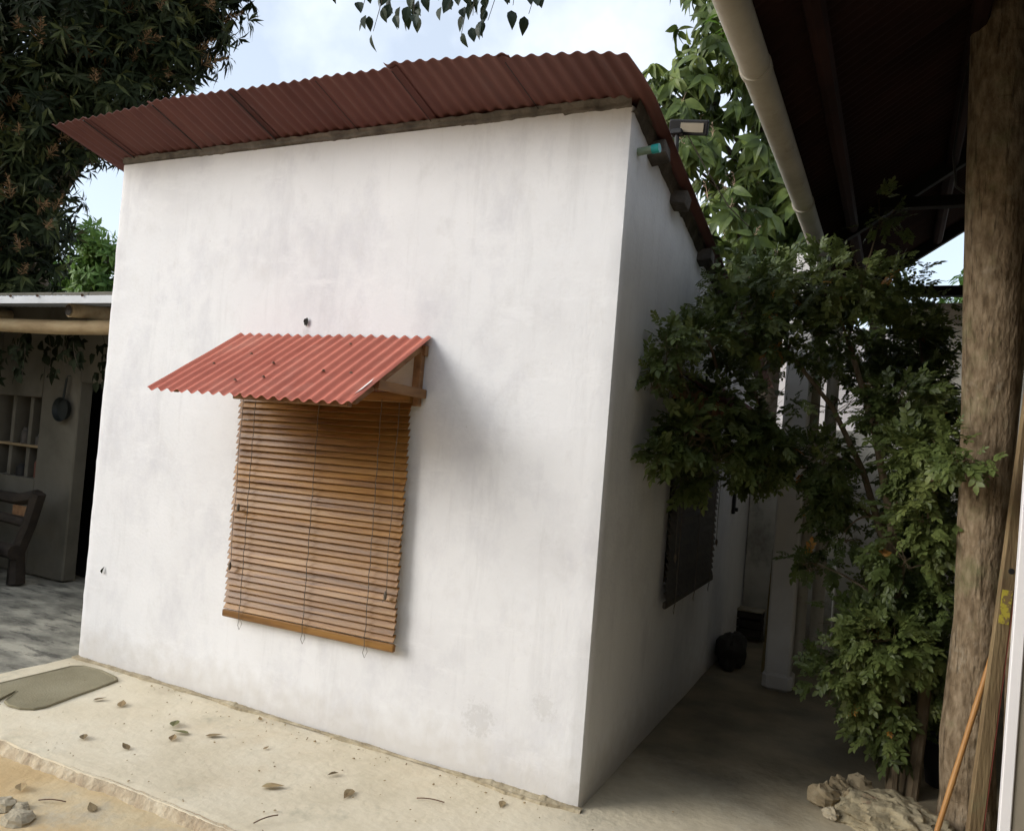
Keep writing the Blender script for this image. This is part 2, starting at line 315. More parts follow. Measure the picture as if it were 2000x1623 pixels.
# ------------------------------------------------------------------ the setting: ground
def lerp_list(a, b, n): return [a + (b - a) * i / n for i in range(n)]
gx = lerp_list(-120, -20, 6) + lerp_list(-20, -4, 8) + lerp_list(-4, 2, 110) + lerp_list(2, 10, 8) + lerp_list(10, 120, 7) + [120]
gy = lerp_list(-120, -20, 6) + lerp_list(-20, -3.4, 8) + lerp_list(-3.4, -.7, 54) + lerp_list(-.7, 12, 8) + lerp_list(12, 140, 7) + [140]
mb = MB()
for y in gy:
    for x in gx:
        z = -.050 + (.016 * fbm(x * 1.4, y * 1.4, 2) + .006 * fbm(x * 9, y * 9, 5) if -4.2 < x < 2.2 and -3.5 < y < -.6 else -.01)
        mb.v.append((x, y, z))
nx = len(gx)
for j in range(len(gy) - 1):
    for i in range(nx - 1):
        mb.f.append((j * nx + i, j * nx + i + 1, (j + 1) * nx + i + 1, (j + 1) * nx + i))
mb.mi = [0] * len(mb.f)
mb.build('ground', M['dirt'], smooth=True, kind='structure')

def apron_edge(x): return -.965 + .025 * fbm(x * 1.1, 3.3, 0) + .016 * fbm(x * 7, 1.1, 4) + .007 * fbm(x * 31, .4, 9)
def apron_fn(u, v):
    x = -3.37 + 7.2 * u; e = apron_edge(x)
    if u == 0: x += .02 * fbm(v * 60, 2, 2)
    vv = v ** 1.6; y = e + (4.6 - e) * vv
    z = .012 * fbm(x * .8, y * .8, 7) * min(1, abs(y) * 3 + .1) + .003 * fbm(x * 5, y * 5, 3)
    if v == 0: z -= .016 + .01 * fbm(x * 14, 2, 1)
    elif vv * 5.6 < .03: z -= .004
    return (x, y, z - .002)
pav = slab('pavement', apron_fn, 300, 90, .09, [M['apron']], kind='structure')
mb = MB(); nseg = 420                         # broken cement lip along the pavement's front edge
for i in range(nseg + 1):
    x = -3.37 + 5.2 * i / nseg; e = apron_edge(x)
    j1 = .010 * fbm(x * 12, 1, 1); j2 = .012 * fbm(x * 8, 5, 2) + .005 * fbm(x * 40, 3, 7)
    prof = [(e + .016 + j1, -.004), (e - .004 + j2 * .5, -.012 + .006 * fbm(x * 30, 0, 3)), (e - .016 + j2 + .004 * fbm(x * 33, 8, 5), -.030 + .008 * fbm(x * 26, 6, 2)), (e - .040 + 2 * j2 - j1 + .008 * fbm(x * 9, 2, 8), -.075)]
    mb.v += [(x, p, z) for p, z in prof]
for i in range(nseg):
    for k in range(3): mb.f.append((i * 4 + k, i * 4 + k + 1, i * 4 + 5 + k, i * 4 + 4 + k)); mb.mi.append(0)
lip = mb.build('broken_edge', M['edge'], pav, True)
pf = slab('patio_floor', lambda u, v: (-9.5 + 6.12 * u + (.02 * fbm(v * 40, 1, 1) if u == 1 else 0), -1.6 + 6.6 * v, -.012 + .006 * fbm(u * 9, v * 9, 2)), 60, 60, .08, [M['patio']], kind='structure')

# ------------------------------------------------------------------ white house
W, D_, H = 3.356, 4.05, 3.10
ROOF = lambda y: 3.128 - .215 * y
house = lab(empty('white_house', (-1.7, 0, 0)), 'white-washed plaster house with a corrugated maroon roof sloping to the back', 'house')
def top_z(x, y): return min(H + .03, ROOF(y) - .03)
per = []
def seg(a, b, n):
    for i in range(n): per.append((a[0] + (b[0] - a[0]) * i / n, a[1] + (b[1] - a[1]) * i / n))
rc = .018
seg((-W, D_), (-W, rc), 24); per += [(-W + .005, .005)]
seg((-W + rc, 0), (-rc, 0), 112); per += [(-rc * .35, rc * .30)]
seg((0, rc), (0, D_), 90); seg((0, D_), (-W, D_), 10)
zs = 60; mb = MB(); n = len(per)
for i, (x, y) in enumerate(per):
    nxn = Vector((per[(i + 1) % n][0] - per[i - 1][0], per[(i + 1) % n][1] - per[i - 1][1], 0)).normalized()
    nrm = Vector((nxn.y, -nxn.x, 0)); tz = top_z(x, y)
    for k in range(zs + 1):
        z = -.03 + (tz + .03) * k / zs
        d = .010 * fbm(x * .9 + y * 1.1, z * .9, 3) + .0028 * fbm(x * 4 + 3 * y, z * 4, 8) + .0012 * fbm(x * 13 + y * 11, z * 13, 2)
        corner = (abs(x) < .03 and abs(y) < .03) or (abs(x + W) < .03 and abs(y) < .03)
        if corner: d += .009 * fbm(z * 4, 1, 1) + .008 * fbm(z * 17, 4, 1) - .012 * max(0, fbm(z * 9, 7, 3) - .25)
        p = Vector((x, y, z)) + nrm * d; mb.v.append(tuple(p))
def hole(x, y, z):
    return (abs(y) < .05 and -2.0 < x < -1.12 and .62 < z < 1.62) or (abs(x) < .05 and 1.12 < y < 2.16 and .82 < z < 1.66)
for i in range(n):
    j = (i + 1) % n
    for k in range(zs):
        a = (i * (zs + 1) + k, j * (zs + 1) + k, j * (zs + 1) + k + 1, i * (zs + 1) + k + 1)
        c = sum((Vector(mb.v[q]) for q in a), Vector()) / 4
        if hole(*c): continue
        mb.f.append(a); mb.mi.append(0)
wall = mb.build('wall', M['wall'], house, smooth=True)
def window_unit(name, c, wdt, hgt, along):
    fr = MB(); ax = Vector(along); nin = Vector((0, 1, 0)) if abs(ax.x) > .5 else Vector((-1, 0, 0))
    rm = Matrix((ax, nin, Vector((0, 0, 1)))).transposed(); c = Vector(c)
    for sx in (-1, 1): fr.box(c + ax * sx * (wdt / 2) + nin * .10, (.14, .19, hgt + .14), rm)
    for sz in (-1, 1): fr.box(c + Vector((0, 0, sz * hgt / 2)) + nin * .101, (wdt - .14, .186, .14), rm)
    o = fr.build(name, M['timber'], house)
    g = MB(); g.box(c + nin * .12, (wdt - .14, .012, hgt - .14), rm); g.build('pane', M['glass'], o)
    return o
window_unit('window_frame', (-1.56, 0, 1.12), .93, 1.04, (1, 0, 0))
window_unit('window_frame', (0, 1.64, 1.24), 1.1, .9, (0, 1, 0))
# cement fillet along the foot of the front wall
mb = MB(); nseg = 360
for i in range(nseg + 1):
    x = -W - .005 + (W + .02) * i / nseg
    h1 = .017 + .014 * fbm(x * 6, 2, 3) + .016 * max(0, fbm(x * 22, 5, 1)); w1 = .050 + .022 * fbm(x * 5, 7, 3) + .012 * fbm(x * 25, 1, 6)
    gp = max(.12, min(1, .5 + 1.6 * fbm(x * 1.7, 9, 2))); w1 = max(.010, w1 * gp); h1 = max(.004, h1 * gp)
    mb.v += [(x, .01, h1), (x, -.013 - .004 * fbm(x * 20, 1, 2), h1 * .92), (x, -.02 - w1 * .25, h1 * .45), (x, -w1, .010), (x, -w1 - .008, -.02)]
for i in range(nseg):
    for k in range(4): mb.f.append((i * 5 + k, i * 5 + k + 1, i * 5 + 6 + k, i * 5 + 5 + k)); mb.mi.append(0)
mb.build('cement_fillet', M['fillet'], house)
# ragged mortar between wall top and roof sheets, front and side
mb = MB(); nseg = 330
for i in range(nseg + 1):
    x = -W + .01 + (W - .015) * i / nseg; rp = .5 + .5 * x / W
    low = H + .012 - .022 * max(0, fbm(x * 2.2, 3, 1) + .2) - .016 * abs(fbm(x * 11, 2, 1)) - .012 * (rp > .45)
    pr = .012 + .010 * fbm(x * 9, 1, 4)
    mb.v += [(x, .01, low - .01), (x, -pr, low), (x, -pr - .01 * max(0, fbm(x * 4, 8, 1)), low + .015), (x, -.026 - .02 * abs(fbm(x * 7, 3, 3)), H + .034 + .012 * fbm(x * 13, 1, 1))]
for i in range(nseg):
    for k in range(3): mb.f.append((i * 4 + k, i * 4 + k + 1, i * 4 + 5 + k, i * 4 + 4 + k)); mb.mi.append(0)
mb.build('mortar_joint', M['mortar'], house)
mb = MB(); nseg = 160
for i in range(nseg + 1):
    y = .0 + 3.95 * i / nseg; low = top_z(0, y) - .02 - .04 * abs(fbm(y * 5, 3, 1)) - .02 * abs(fbm(y * 17, 2, 1)); pr = .014 + .012 * fbm(y * 8, 1, 4)
    mb.v += [(-.01, y, low - .01), (pr, y, low), (pr + .015, y, low + .05), (.05, y, ROOF(y) - .01)]
for i in range(nseg):
    for k in range(3): mb.f.append((i * 4 + k, i * 4 + 4 + k, i * 4 + 5 + k, i * 4 + k + 1)); mb.mi.append(0)
mb.build('mortar_joint', M['mortar_dark'], house)
for y in (.30, .74, 1.40, 2.15, 2.95):          # purlin ends packed in mortar under the verge
    mb = MB(); mb.box((.035, y, ROOF(y) - .075), (.10, .10, .075), Matrix.Rotation(R(-12), 3, 'X') @ Matrix.Rotation(R(random.Random(y).uniform(-9, 9)), 3, 'Y'), .005)
    mb.build('purlin_end', M['mortar_dark'], house)
# chipped marks
mb = MB(); rnd = random.Random(5)
pts = [(0, 0)] + [((.006 + .014 * rnd.random()) * math.cos(a), (.012 + .018 * rnd.random()) * math.sin(a)) for a in [2 * math.pi * i / 11 for i in range(11)]]
mb.v = [(-1.749 + px, (-.0105 if i else -.009), 2.112 + pz) for i, (px, pz) in enumerate(pts)]
mb.f = [(0, i + 1, (i + 1) % 11 + 1) for i in range(11)]; mb.mi = [0] * 11
mb.build('wall_chip', M['dark'], house)
# roof sheets
edges = [-3.51, -3.20, -2.62, -2.04, -1.47, -1.02, -.43, .100]
EX = [-3.6, -3.47, -2.6, -1.4, -1.03, -.425, -.075, .06, .14]; EZ = [3.215, 3.222, 3.255, 3.238, 3.225, 3.182, 3.148, 3.125, 3.10]
def eave_z(x): return float(np.interp(x, EX, EZ))
PIT = .069
def roof_z(x, y):
    if y < 0:
        t = -y / .38; base = ROOF(0); return base + (eave_z(x) - base) * t
    return ROOF(y) - .02 * max(0, (x + .15)) / .28
for i in range(7):
    x0, x1 = edges[i] - (.06 if i else 0), edges[i + 1]
    if i == 0: x1 += .012
    yf = -.38 + [.0, .012, -.006, .008, .0, -.022, -.012][i]
    lift = .004 + [.0, .006, .003, .009, .004, .011, .006][i]
    ys = [yf, -.2, 0, .5, 1.2, 2.2, 3.2, 4.2]
    def fn(u, v, x0=x0, x1=x1, ys=ys, lift=lift):
        x = x0 + (x1 - x0) * u; y = ys[int(round(v * 7))]
        return (x, y, roof_z(x, y) + .0066 * math.sin(2 * math.pi * x / PIT) + lift + .004 * fbm(x * 3, y * 2, i))
    slab('roof_sheet', fn, max(10, int((x1 - x0) / PIT * 12)), 7, .002, [M['soffit']], house)
# lap battens seen as dark lines under the laps
for i, ex in enumerate(edges[1:-1]):
    mb = MB(); pts = [(ex - .028 + .004 * fbm(t * 3, i, 1), y, roof_z(ex - .03, y) - .006) for t, y in enumerate((-.375, -.2, -.02))]
    mb.tube(pts, .0035 if i in (0, 2, 1) else .002, 5); mb.build('lap_seam', M['blackm'], house)

# short pipe stub in the side wall
t = lab(empty('pipe_stub', (0, .11, 2.925)), 'short green pipe stub with a bright teal end in the shaded side wall', 'pipe')
mb = MB(); mb.tube([(-.02, .11, 2.925), (.075, .10, 2.93)], .018, 14); mb.build('pipe', M['grn_pipe'], t, True)
mb = MB(); mb.tube([(.07, .1005, 2.9295), (.105, .0975, 2.932)], .0205, 14); mb.build('end_cap', M['teal'], t, True)

# ------------------------------------------------------------------ corrugated window awning
aw = lab(empty('window_awning', (-1.58, 0, 1.66)), 'faded red corrugated awning on timber brackets above the wooden blind', 'awning')
def awn_z(y): return 2.045 + .615 * y * 1.0
def awn_sheet(x0, x1, yf, lift, sk):
    def fn(u, v):
        x = x0 + (x1 - x0) * u; y = -.008 + (yf + .008) * v
        return (x + sk * v, y, awn_z(y) + .0082 * math.sin(2 * math.pi * (x + .01) / .0695) + lift + .005 * fbm(x * 3, y * 3, 1) + .002 * fbm(x * 11, y * 9, 4))
    return slab('sheet', fn, int((x1 - x0) / .0695 * 14), 8, .0016, [M['awning']], aw)
sh1 = awn_sheet(-2.217, -1.50, -.592, .0, .008)
sh2 = awn_sheet(-1.58, -.948, -.605, .0045, .012)
mb = MB()                                        # pale scrape where the paint has gone on the right edge
q = [(-.962, -.555), (-.952, -.52), (-.953, -.46), (-.972, -.41), (-.983, -.42), (-.985, -.50), (-.978, -.565)]
mb.v = [(x, y, awn_z(y) + .010 * math.sin(2 * math.pi * (x - .012 * y / -.6 + .01) / .0695) + .0085) for x, y in q]; mb.f = [tuple(range(6, -1, -1))]; mb.mi = [0]
mb.build('bare_patch', M['scrape'], sh2)
for (x, y) in [(-2.02, -.36), (-1.65, -.33), (-1.58, -.46), (-1.29, -.38), (-1.12, -.39), (-1.88, -.25), (-1.35, -.12), (-1.72, -.5)]:
    mb = MB(); z = awn_z(y) + .016; mb.lathe([(.0001, .006), (.005, .005), (.007, .0), (.010, -.003)], (x, y, z), 8); mb.build('screw', M['screw'], aw)
def beam(a, b, w, h, m, parent, name, upv=(0, 0, 1), bev=.003):
    a = Vector(a); b = Vector(b); d = (b - a); L = d.length; d.normalize(); s = d.cross(Vector(upv)).normalized(); u = s.cross(d)
    mb = MB(); mb.box((a + b) / 2, (L, w, h), Matrix((d, s, u)).transposed(), bev); return mb.build(name, m, parent)
for x in (-2.10, -1.0):
    beam((x, -.02, awn_z(-.02) - .035), (x, -.52, awn_z(-.52) - .035), .035, .04, M['timber'], aw, 'rafter')
    beam((x, -.018, 1.70), (x, -.018, 1.985), .045, .034, M['timber'], aw, 'wall_post', (0, 1, 0))
    beam((x + .035, -.004, 1.762), (x + .035, -.40, 1.775), .03, .045, M['timber'], aw, 'bracket')
beam((-1.66, -.55, awn_z(-.55) - .030), (-.985, -.55, awn_z(-.55) - .030), .03, .032, M['timber'], aw, 'front_rail')
beam((-2.16, -.016, 1.975), (-.96, -.016, 1.975), .03, .05, M['timber'], aw, 'wall_batten')

# ------------------------------------------------------------------ wooden blinds
def make_blind(name, label, x0, x1, ztop, zbot, nsl, m, tilt, M4, mcord):
    t = lab(empty(name, M4 @ Vector(((x0 + x1) / 2, 0, zbot))), label, 'window blind')
    pitchs = (ztop - zbot - .05) / nsl; rs = random.Random(len(label))
    L = x1 - x0
    mb = MB(); mb.box((0, 0, 0), (L, .0035, pitchs * 1.22), None, .0012); base = mb.mesh('slat', m)
    for i in range(nsl):
        z = zbot + .045 + pitchs * (i + .5); sag = rs.uniform(-.0025, .0025)
        o = link('slat', base, t)
        mw = M4 @ Matrix.Translation(((x0 + x1) / 2 + rs.uniform(-.004, .004), -.032 + rs.uniform(-.002, .002), z + sag)) @ Matrix.Rotation(rs.uniform(-.0022, .0022), 4, 'Y') @ Matrix.Rotation(-R(tilt + rs.uniform(-3.5, 3.5)), 4, 'X')
        o.matrix_world = mw
    def put(mb, nm, mm, par=t):
        o = link(nm, mb.mesh(nm, mm), par); o.matrix_world = M4; return o
    mb = MB(); mb.box(((x0 + x1) / 2, -.034, ztop - .015), (L + .004, .034, .05), None, .004); put(mb, 'head_rail', m)
    mb = MB(); mb.box(((x0 + x1) / 2, -.034, zbot + .018), (L + .012, .022, .040), None, .005); put(mb, 'bottom_rail', m)
    for fx in (.12, .51, .86):
        x = x0 + L * fx
        for k, yy in enumerate((-.056,)):
            mb = MB(); mb.tube([(x + .003 * math.sin(i * 2.1), yy - (.002 if i % 2 else 0), ztop - .03 - (ztop - zbot - .03) * i / 24) for i in range(25)], .0021, 5); put(mb, 'ladder_cord', mcord)
        mb = MB(); mb.tube([(x, -.054, zbot + .004), (x - .012, -.05, zbot - .03), (x + .002, -.052, zbot - .052), (x + .016, -.05, zbot - .02), (x + .01, -.054, zbot + .004)], .0014, 4); put(mb, 'loose_string', mcord)
    for fx, zz in ((.955, zbot + .27), (.04, zbot + .28), (.065, zbot + .60)):
        x = x0 + L * fx
        if fx > .5 or zz < zbot + .5:
            mb = MB(); mb.tube([(x + .004 * math.sin(i * .9), -.060, ztop - .04 - (ztop - .04 - zz) * i / 16) for i in range(17)], .0018, 5); put(mb, 'pull_cord', mcord)
        mb = MB(); mb.lathe([(.001, .022), (.006, .016), (.009, .004), (.008, -.012), (.003, -.022), (.0005, -.024)], (x, -.062, zz), 8); mb.tube([(x, -.064, zz - .01), (x - .012, -.068, zz - .03)], .002, 4); put(mb, 'cord_toggle', mcord)
    return t
make_blind('wooden_blind', 'orange-brown wooden slat blind hanging on the bright front wall under the red awning', -2.135, -1.01, 1.745, .49, 36, M['slat'], 31,
           Matrix.Translation((-1.57, -.012, 1.7)) @ Matrix.Rotation(R(-.9), 4, 'Y') @ Matrix.Translation((1.57, 0, -1.7)), M['cord'])
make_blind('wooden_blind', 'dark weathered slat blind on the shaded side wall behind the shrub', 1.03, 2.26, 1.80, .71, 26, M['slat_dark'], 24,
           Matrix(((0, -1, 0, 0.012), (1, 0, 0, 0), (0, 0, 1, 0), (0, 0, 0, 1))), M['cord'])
sa = lab(empty('window_awning', (0, 1.65, 1.8)), 'small brown timber awning over the dark blind on the side wall', 'awning')
def sfn(u, v):
    y = .98 + 1.36 * u; x = .008 + .34 * v; return (x, y, 2.05 - .62 * x + .010 * math.sin(2 * math.pi * y / .0695))
slab('sheet', sfn, 150, 4, .002, [M['soffit']], sa)
for y in (1.03, 2.27):
    mb = MB(); mb.v = [(.004, y, 2.02), (.32, y, 1.825), (.32, y, 1.80), (.004, y, 1.76), (.004, y + .03, 2.02), (.32, y + .03, 1.825), (.32, y + .03, 1.80), (.004, y + .03, 1.76)]
    mb.f = [(0, 1, 2, 3), (7, 6, 5, 4), (0, 4, 5, 1), (1, 5, 6, 2), (2, 6, 7, 3), (3, 7, 4, 0)]; mb.mi = [0] * 6; mb.build('side_board', M['timber'], sa)

# ------------------------------------------------------------------ solar floodlight on the verge
fl = lab(empty('solar_floodlight', (.05, .55, 3.03)), 'small black floodlight with a dusty panel on the roof corner', 'floodlight')
rm = Matrix.Rotation(R(9), 3, 'Y') @ Matrix.Rotation(R(-4), 3, 'Z') @ Matrix.Rotation(R(-68), 3, 'X')
mb = MB(); mb.box((.10, .58, 3.215), (.205, .075, .022), rm, .006); mb.build('housing', M['blackm'], fl)
mb = MB(); mb.box(Vector((.10, .58, 3.215)) + rm @ Vector((.022, 0, -.0135)), (.12, .044, .006), rm); mb.box(Vector((.10, .58, 3.215)) + rm @ Vector((.022, 0, .0135)), (.12, .044, .006), rm); mb.build('panel', M['panelc'], fl)
mb = MB(); mb.tube([(.05, .56, 3.02), (.05, .56, 3.12), (.045, .57, 3.20)], .012, 8); mb.box((.045, .57, 3.19), (.06, .05, .03), None, .006); mb.build('bracket', M['blackm'], fl)
mb = MB(); mb.tube([(.09, .585, 3.19), (.16, .75, 3.06), (.24, 1.0, 2.93), (.30, 1.3, 2.90)], .003, 5); mb.build('cable', M['cord'], fl)

# ------------------------------------------------------------------ passage walls behind
pw = lab(empty('passage_wall', (.3, 3.93, 0)), 'stained grey plaster wall closing the far end of the passage', 'wall')
slab_w = MB(); slab_w.box((.31, 3.945, .89), (.60, .13, 1.78), None, .006); slab_w.build('wall_panel', M['gwall'], pw)
cb = lab(empty('carport_wall', (2.1, 4.46, 0)), 'shaded plaster wall at the back of the carport behind the shrub', 'wall')
mb = MB(); mb.box((.88, 4.46, .94), (.535, .12, 1.88), None, .006); mb.build('low_wall', M['gwall'], cb)
mb = MB(); mb.box((2.52, 4.462, 1.52), (2.74, .124, 3.04), None, .006); mb.build('high_wall', M['gwall'], cb)
mb = MB(); mb.box((3.95, 1.0, 1.6), (.12, 7.0, 3.2), None, .006); mb.build('carport_blocker', M['gwall'], cb)  # side wall added to darken the carport
fwl = lab(empty('far_wall', (1.2, 7.0, 0)), 'bright pale pink wall beyond the carport, seen through the shrub', 'wall')
mb = MB(); mb.box((1.2, 7.0, 1.6), (4.6, .15, 3.2), None, .01); mb.build('wall_panel', M['farwall'], fwl)

cp = lab(empty('carport', (2.2, 1.0, 0)), 'dark carport with a steep maroon corrugated roof over the right side', 'carport')
EA, PITCH, RID = .56, .70, 2.25
def cp_z(x): return 3.10 + PITCH * (x - EA) if x <= RID else 3.10 + PITCH * (RID - EA) - PITCH * (x - RID)
for side in (0, 1):
    for i in range(9):
        y0 = -2.6 + .79 * i; y1 = y0 + .83
        def fn(u, v, y0=y0, y1=y1, side=side, i=i):
            y = y0 + (y1 - y0) * u; x = (EA + (RID - EA) * v) if side == 0 else (RID + (4.1 - RID) * v)
            return (x, y, cp_z(x) + .010 * math.sin(2 * math.pi * y / PIT) + .006 + .003 * (i % 2))
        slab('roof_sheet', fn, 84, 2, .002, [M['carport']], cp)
for x in (.78, 1.35, 1.95):
    mb = MB(); mb.tube([(x, y, cp_z(x) - .055 + .01 * fbm(y, x, 1)) for y in np.linspace(-2.55, 4.42, 9)], .04, 8); mb.build('purlin', M['carport'], cp, True)
for y in (2.5, 4.46):
    beam((.60, y, cp_z(.60) - .062), (RID, y, cp_z(RID) - .062), .07, .09, M['dark'], cp, 'rafter')
beam((.52, 2.50, 3.35), (3.9, 2.50, 3.35), .08, .07, M['dark'], cp, 'tie_beam')
beam((.52, 4.40, 3.14), (3.9, 4.40, 3.14), .10, .085, M['dark'], cp, 'tie_beam')
mb = MB()
mb.box((.50, 2.51, 1.51), (.165, .165, 3.02), None, .012); colo = mb.build('column', M['column'], cp)
mb = MB(); mb.box((.505, 2.505, .06), (.20, .20, .14), None, .03); mb.build('column_foot', M['column'], cp)
# hanging wire beside the trunk
mb = MB(); mb.tube([(1.35, .8, 3.62), (1.31, .8, 3.35), (1.29, .8, 3.05), (1.31, .8, 2.90), (1.38, .79, 2.84)], .006, 6); mb.build('cable', M['blackm'], cp)
# gutter pipe with elbow and downpipe
gt = lab(empty('gutter_pipe', (.62, 2.6, .2)), 'long cream pipe gutter along the carport eave with an elbow at its far end', 'gutter')
mb = MB(); mb.tube([(.575, y, 3.045 + .012 * math.sin((y + 1) * .9)) for y in np.linspace(-2.6, 2.45, 20)], .056, 18); mb.build('gutter', M['pvc'], gt, True)
mb = MB(); mb.tube([(.575, 2.44, 3.06), (.578, 2.56, 3.05), (.582, 2.62, 3.0), (.585, 2.64, 2.92)], [.060, .060, .059, .058], 18); mb.build('elbow', M['pvc'], gt, True)
mb = MB(); mb.tube([(.585, 2.64, 2.93), (.60, 2.64, .21)], .048, 16); mb.build('downpipe', M['pvc'], gt, True)
for y in (-.3, 1.4):
    mb = MB(); mb.tube([(.575, y - .02, 3.05), (.575, y + .02, 3.05)], .0605, 18); mb.build('bracket_ring', M['pvc'], gt, True)
dp = lab(empty('drain_pipe', (.70, 2.66, .2)), 'thinner cream drain pipe beside the gutter downpipe at the column', 'pipe')
mb = MB(); mb.tube([(.71, 2.66, 2.9), (.715, 2.66, .22)], .042, 14); mb.build('pipe', M['pvc'], dp, True)
for z in (.42, 1.3):
    mb = MB(); mb.tube([(.714, 2.66, z - .018), (.714, 2.66, z + .018)], .046, 14); mb.build('collar', M['pvc'], dp, True)
tp = lab(empty('thin_pipe', (.70, 4.38, .4)), 'thin white pipe standing upright against the low carport wall', 'pipe')
mb = MB(); mb.tube([(.72, 4.385, 0), (.72, 4.385, .86)], .012, 8); mb.build('pipe', M['column'], tp, True)
mb = MB(); mb.tube([(.72, 4.385, .80), (.72, 4.385, .83)], .016, 8); mb.build('collar', M['column'], tp, True)
yb = lab(empty('ochre_board', (.33, 2.9, 0)), 'narrow ochre board standing behind the white carport column', 'board')
mb = MB(); mb.box((.385, 2.85, .60), (.055, .03, 1.20), Matrix.Rotation(R(1.5), 3, 'Y'), .003); mb.build('board', M['yboard'], yb)
mb = MB(); mb.box((.40, 2.85, 1.205), (.066, .034, .016), None, .003); mb.build('pale_end', M['column'], yb)
ck = lab(empty('opening_box', (.05, 3.8, 0)), 'low box standing in for a dark drain opening at the far passage wall', 'drain opening')  # box built in place of a dark drain opening
mb = MB()
for z in (.075, .15, .225): mb.box((.055, 3.72, z), (.30, .014, .06), None, .003); mb.box((.055, 3.855, z), (.30, .014, .06), None, .003)
for x in (-.085, .195): mb.box((x, 3.79, .15), (.018, .12, .21), None, .003)
mb.box((.055, 3.79, .05), (.26, .12, .012)); mb.build('opening_box_frame', M['log_dark'], ck)
mb = MB(); mb.box((.055, 3.785, .262), (.32, .17, .014), None, .004); mb.build('pale_lip', M['stone_g'], ck)
# dark sack on the passage floor
def blob(name, c, r, m, parent=None, seed=0, rough=.25, nu=18, nv=12, flat=0.0, freq=1.6, sm=True):
    mb = MB(); c = Vector(c)
    for j in range(nv + 1):
        th = math.pi * j / nv
        for i in range(nu):
            ph = 2 * math.pi * i / nu; d = Vector((math.sin(th) * math.cos(ph), math.sin(th) * math.sin(ph), math.cos(th)))
            k = 1 + rough * fbm(d.x * freq + seed * 3.1, d.y * freq, d.z * freq + seed) + rough * .4 * fbm(d.x * freq * 3 + seed, d.y * freq * 3, d.z * freq * 3)
            p = Vector((d.x * r[0], d.y * r[1], d.z * r[2])) * k
            if p.z < -r[2] * (1 - flat): p.z = -r[2] * (1 - flat)
            mb.v.append(tuple(c + p))
    for j in range(nv):
        for i in range(nu):
            q = (i + 1) % nu; mb.f.append((j * nu + i, (j + 1) * nu + i, (j + 1) * nu + q, j * nu + q)); mb.mi.append(0)
    o = mb.build(name, m, parent, sm)
    return o
sk = blob('dark_sack', (.12, 2.85, .10), (.11, .20, .15), M['sack'], None, 4, .4, 26, 16, .28)
lab(sk, 'dark slumped sack on the floor in the shadowy passage', 'sack')
hk = lab(MB().box((.012, 3.12, 1.20), (.022, .05, .17), None, .004).box((.03, 3.12, 1.15), (.03, .02, .03), None, .003).build('wall_latch', M['blackm']), 'small dark latch on the side wall past the dark blind', 'latch')

# ------------------------------------------------------------------ veranda on the left
ve = lab(empty('veranda_house', (-6.5, 1.2, 0)), 'dim veranda with log beams and a zinc roof left of the white house', 'veranda')
mb = MB(); zt = 2.55
mb.box((-8.05, 1.33, zt / 2), (3.16, .26, zt), None, .008)       # left of the niche, then the niche surround
mb.box((-6.145, 1.33, .425), (.65, .26, .85), None, .004); mb.box((-6.145, 1.33, 2.07), (.65, .26, .96), None, .004)
mb.box((-5.56, 1.265, zt / 2), (.52, .13, zt), None, .012); mb.box((-4.55, 1.33, 2.15), (1.50, .26, .80), None, .004)
mb.build('wall', M['pwall'], ve)
mb = MB(); mb.box((-8.9, .0, zt / 2), (.2, 2.4, zt), None, .008); mb.build('side_wall', M['pwall'], ve)
mb = MB(); mb.box((-6.145, 1.452, 1.22), (.70, .016, .80)); mb.build('niche_back', M['rust'], ve)
for z in (1.14,):
    mb = MB(); mb.box((-6.145, 1.30, z), (.645, .17, .022), None, .003); mb.build('niche_shelf', M['log'], ve)
for x in (-6.27, -6.01):
    mb = MB(); mb.box((x, 1.315, 1.22), (.05, .15, .735), None, .003); mb.build('niche_divider', M['pwall'], ve)
mb = MB(); mb.box((-6.5, 3.4, 1.3), (4.2, .15, 2.6)); mb.build('back_wall', M['dark'], ve)
mb = MB(); mb.box((-3.75, 2.4, 1.3), (.12, 1.9, 2.6)); mb.build('inner_wall', M['dark'], ve)
mb = MB(); mb.box((-8.66, 2.43, 1.3), (.12, 1.94, 2.6)); mb.build('inner_wall', M['dark'], ve)
mb = MB(); mb.box((-6.2, 2.43, .004), (4.8, 1.9, .012)); mb.build('kitchen_floor', M['dark'], ve)
mb = MB(); mb.box((-7.1, 3.31, 1.50), (.46, .03, .50), None, .004); fr_ = mb.build('kitchen_window', M['gwall'], ve)
mb = MB(); mb.box((-5.2, 2.9, .46), (2.4, .6, .92), None, .01); mb.build('kitchen_counter', M['dark'], ve)
mb = MB(); mb.box((-5.2, 2.58, .93), (2.4, .04, .03), None, .004); mb.build('counter_edge', M['sack'], ve)
# roof: sheets, log beams and log rafters
for i in range(7):
    x0 = -9.3 + .80 * i
    def fn(u, v, x0=x0):
        x = x0 + .84 * u; y = .42 + 3.2 * v; return (x, y, 2.345 + .10 * v * 3.2 + .010 * math.sin(2 * math.pi * x / PIT) + .004 + .003 * (i % 2))
    slab('roof_sheet', fn, 84, 3, .003, [M['zinc']], ve)
mb = MB(); mb.box((-6.5, .405, 2.325), (5.7, .016, .055)); mb.build('roof_edge', M['zinc'], ve)
for x in (-5.42, -5.05, -4.72, -4.2):
    mb = MB(); mb.lathe([(.0001, 0), (.006, .001), (.010, .006), (.011, .012)], (x, .395, 2.352), 8, Matrix.Rotation(R(90), 3, 'X')); mb.build('roof_screw', M['screw'], ve)
mb = MB(); mb.tube([(x, .62, 2.155 + .008 * math.sin(x * 3)) for x in np.linspace(-9.2, -3.9, 14)], .058, 12, wob=.06); mb.build('log_beam', M['log'], ve, True)
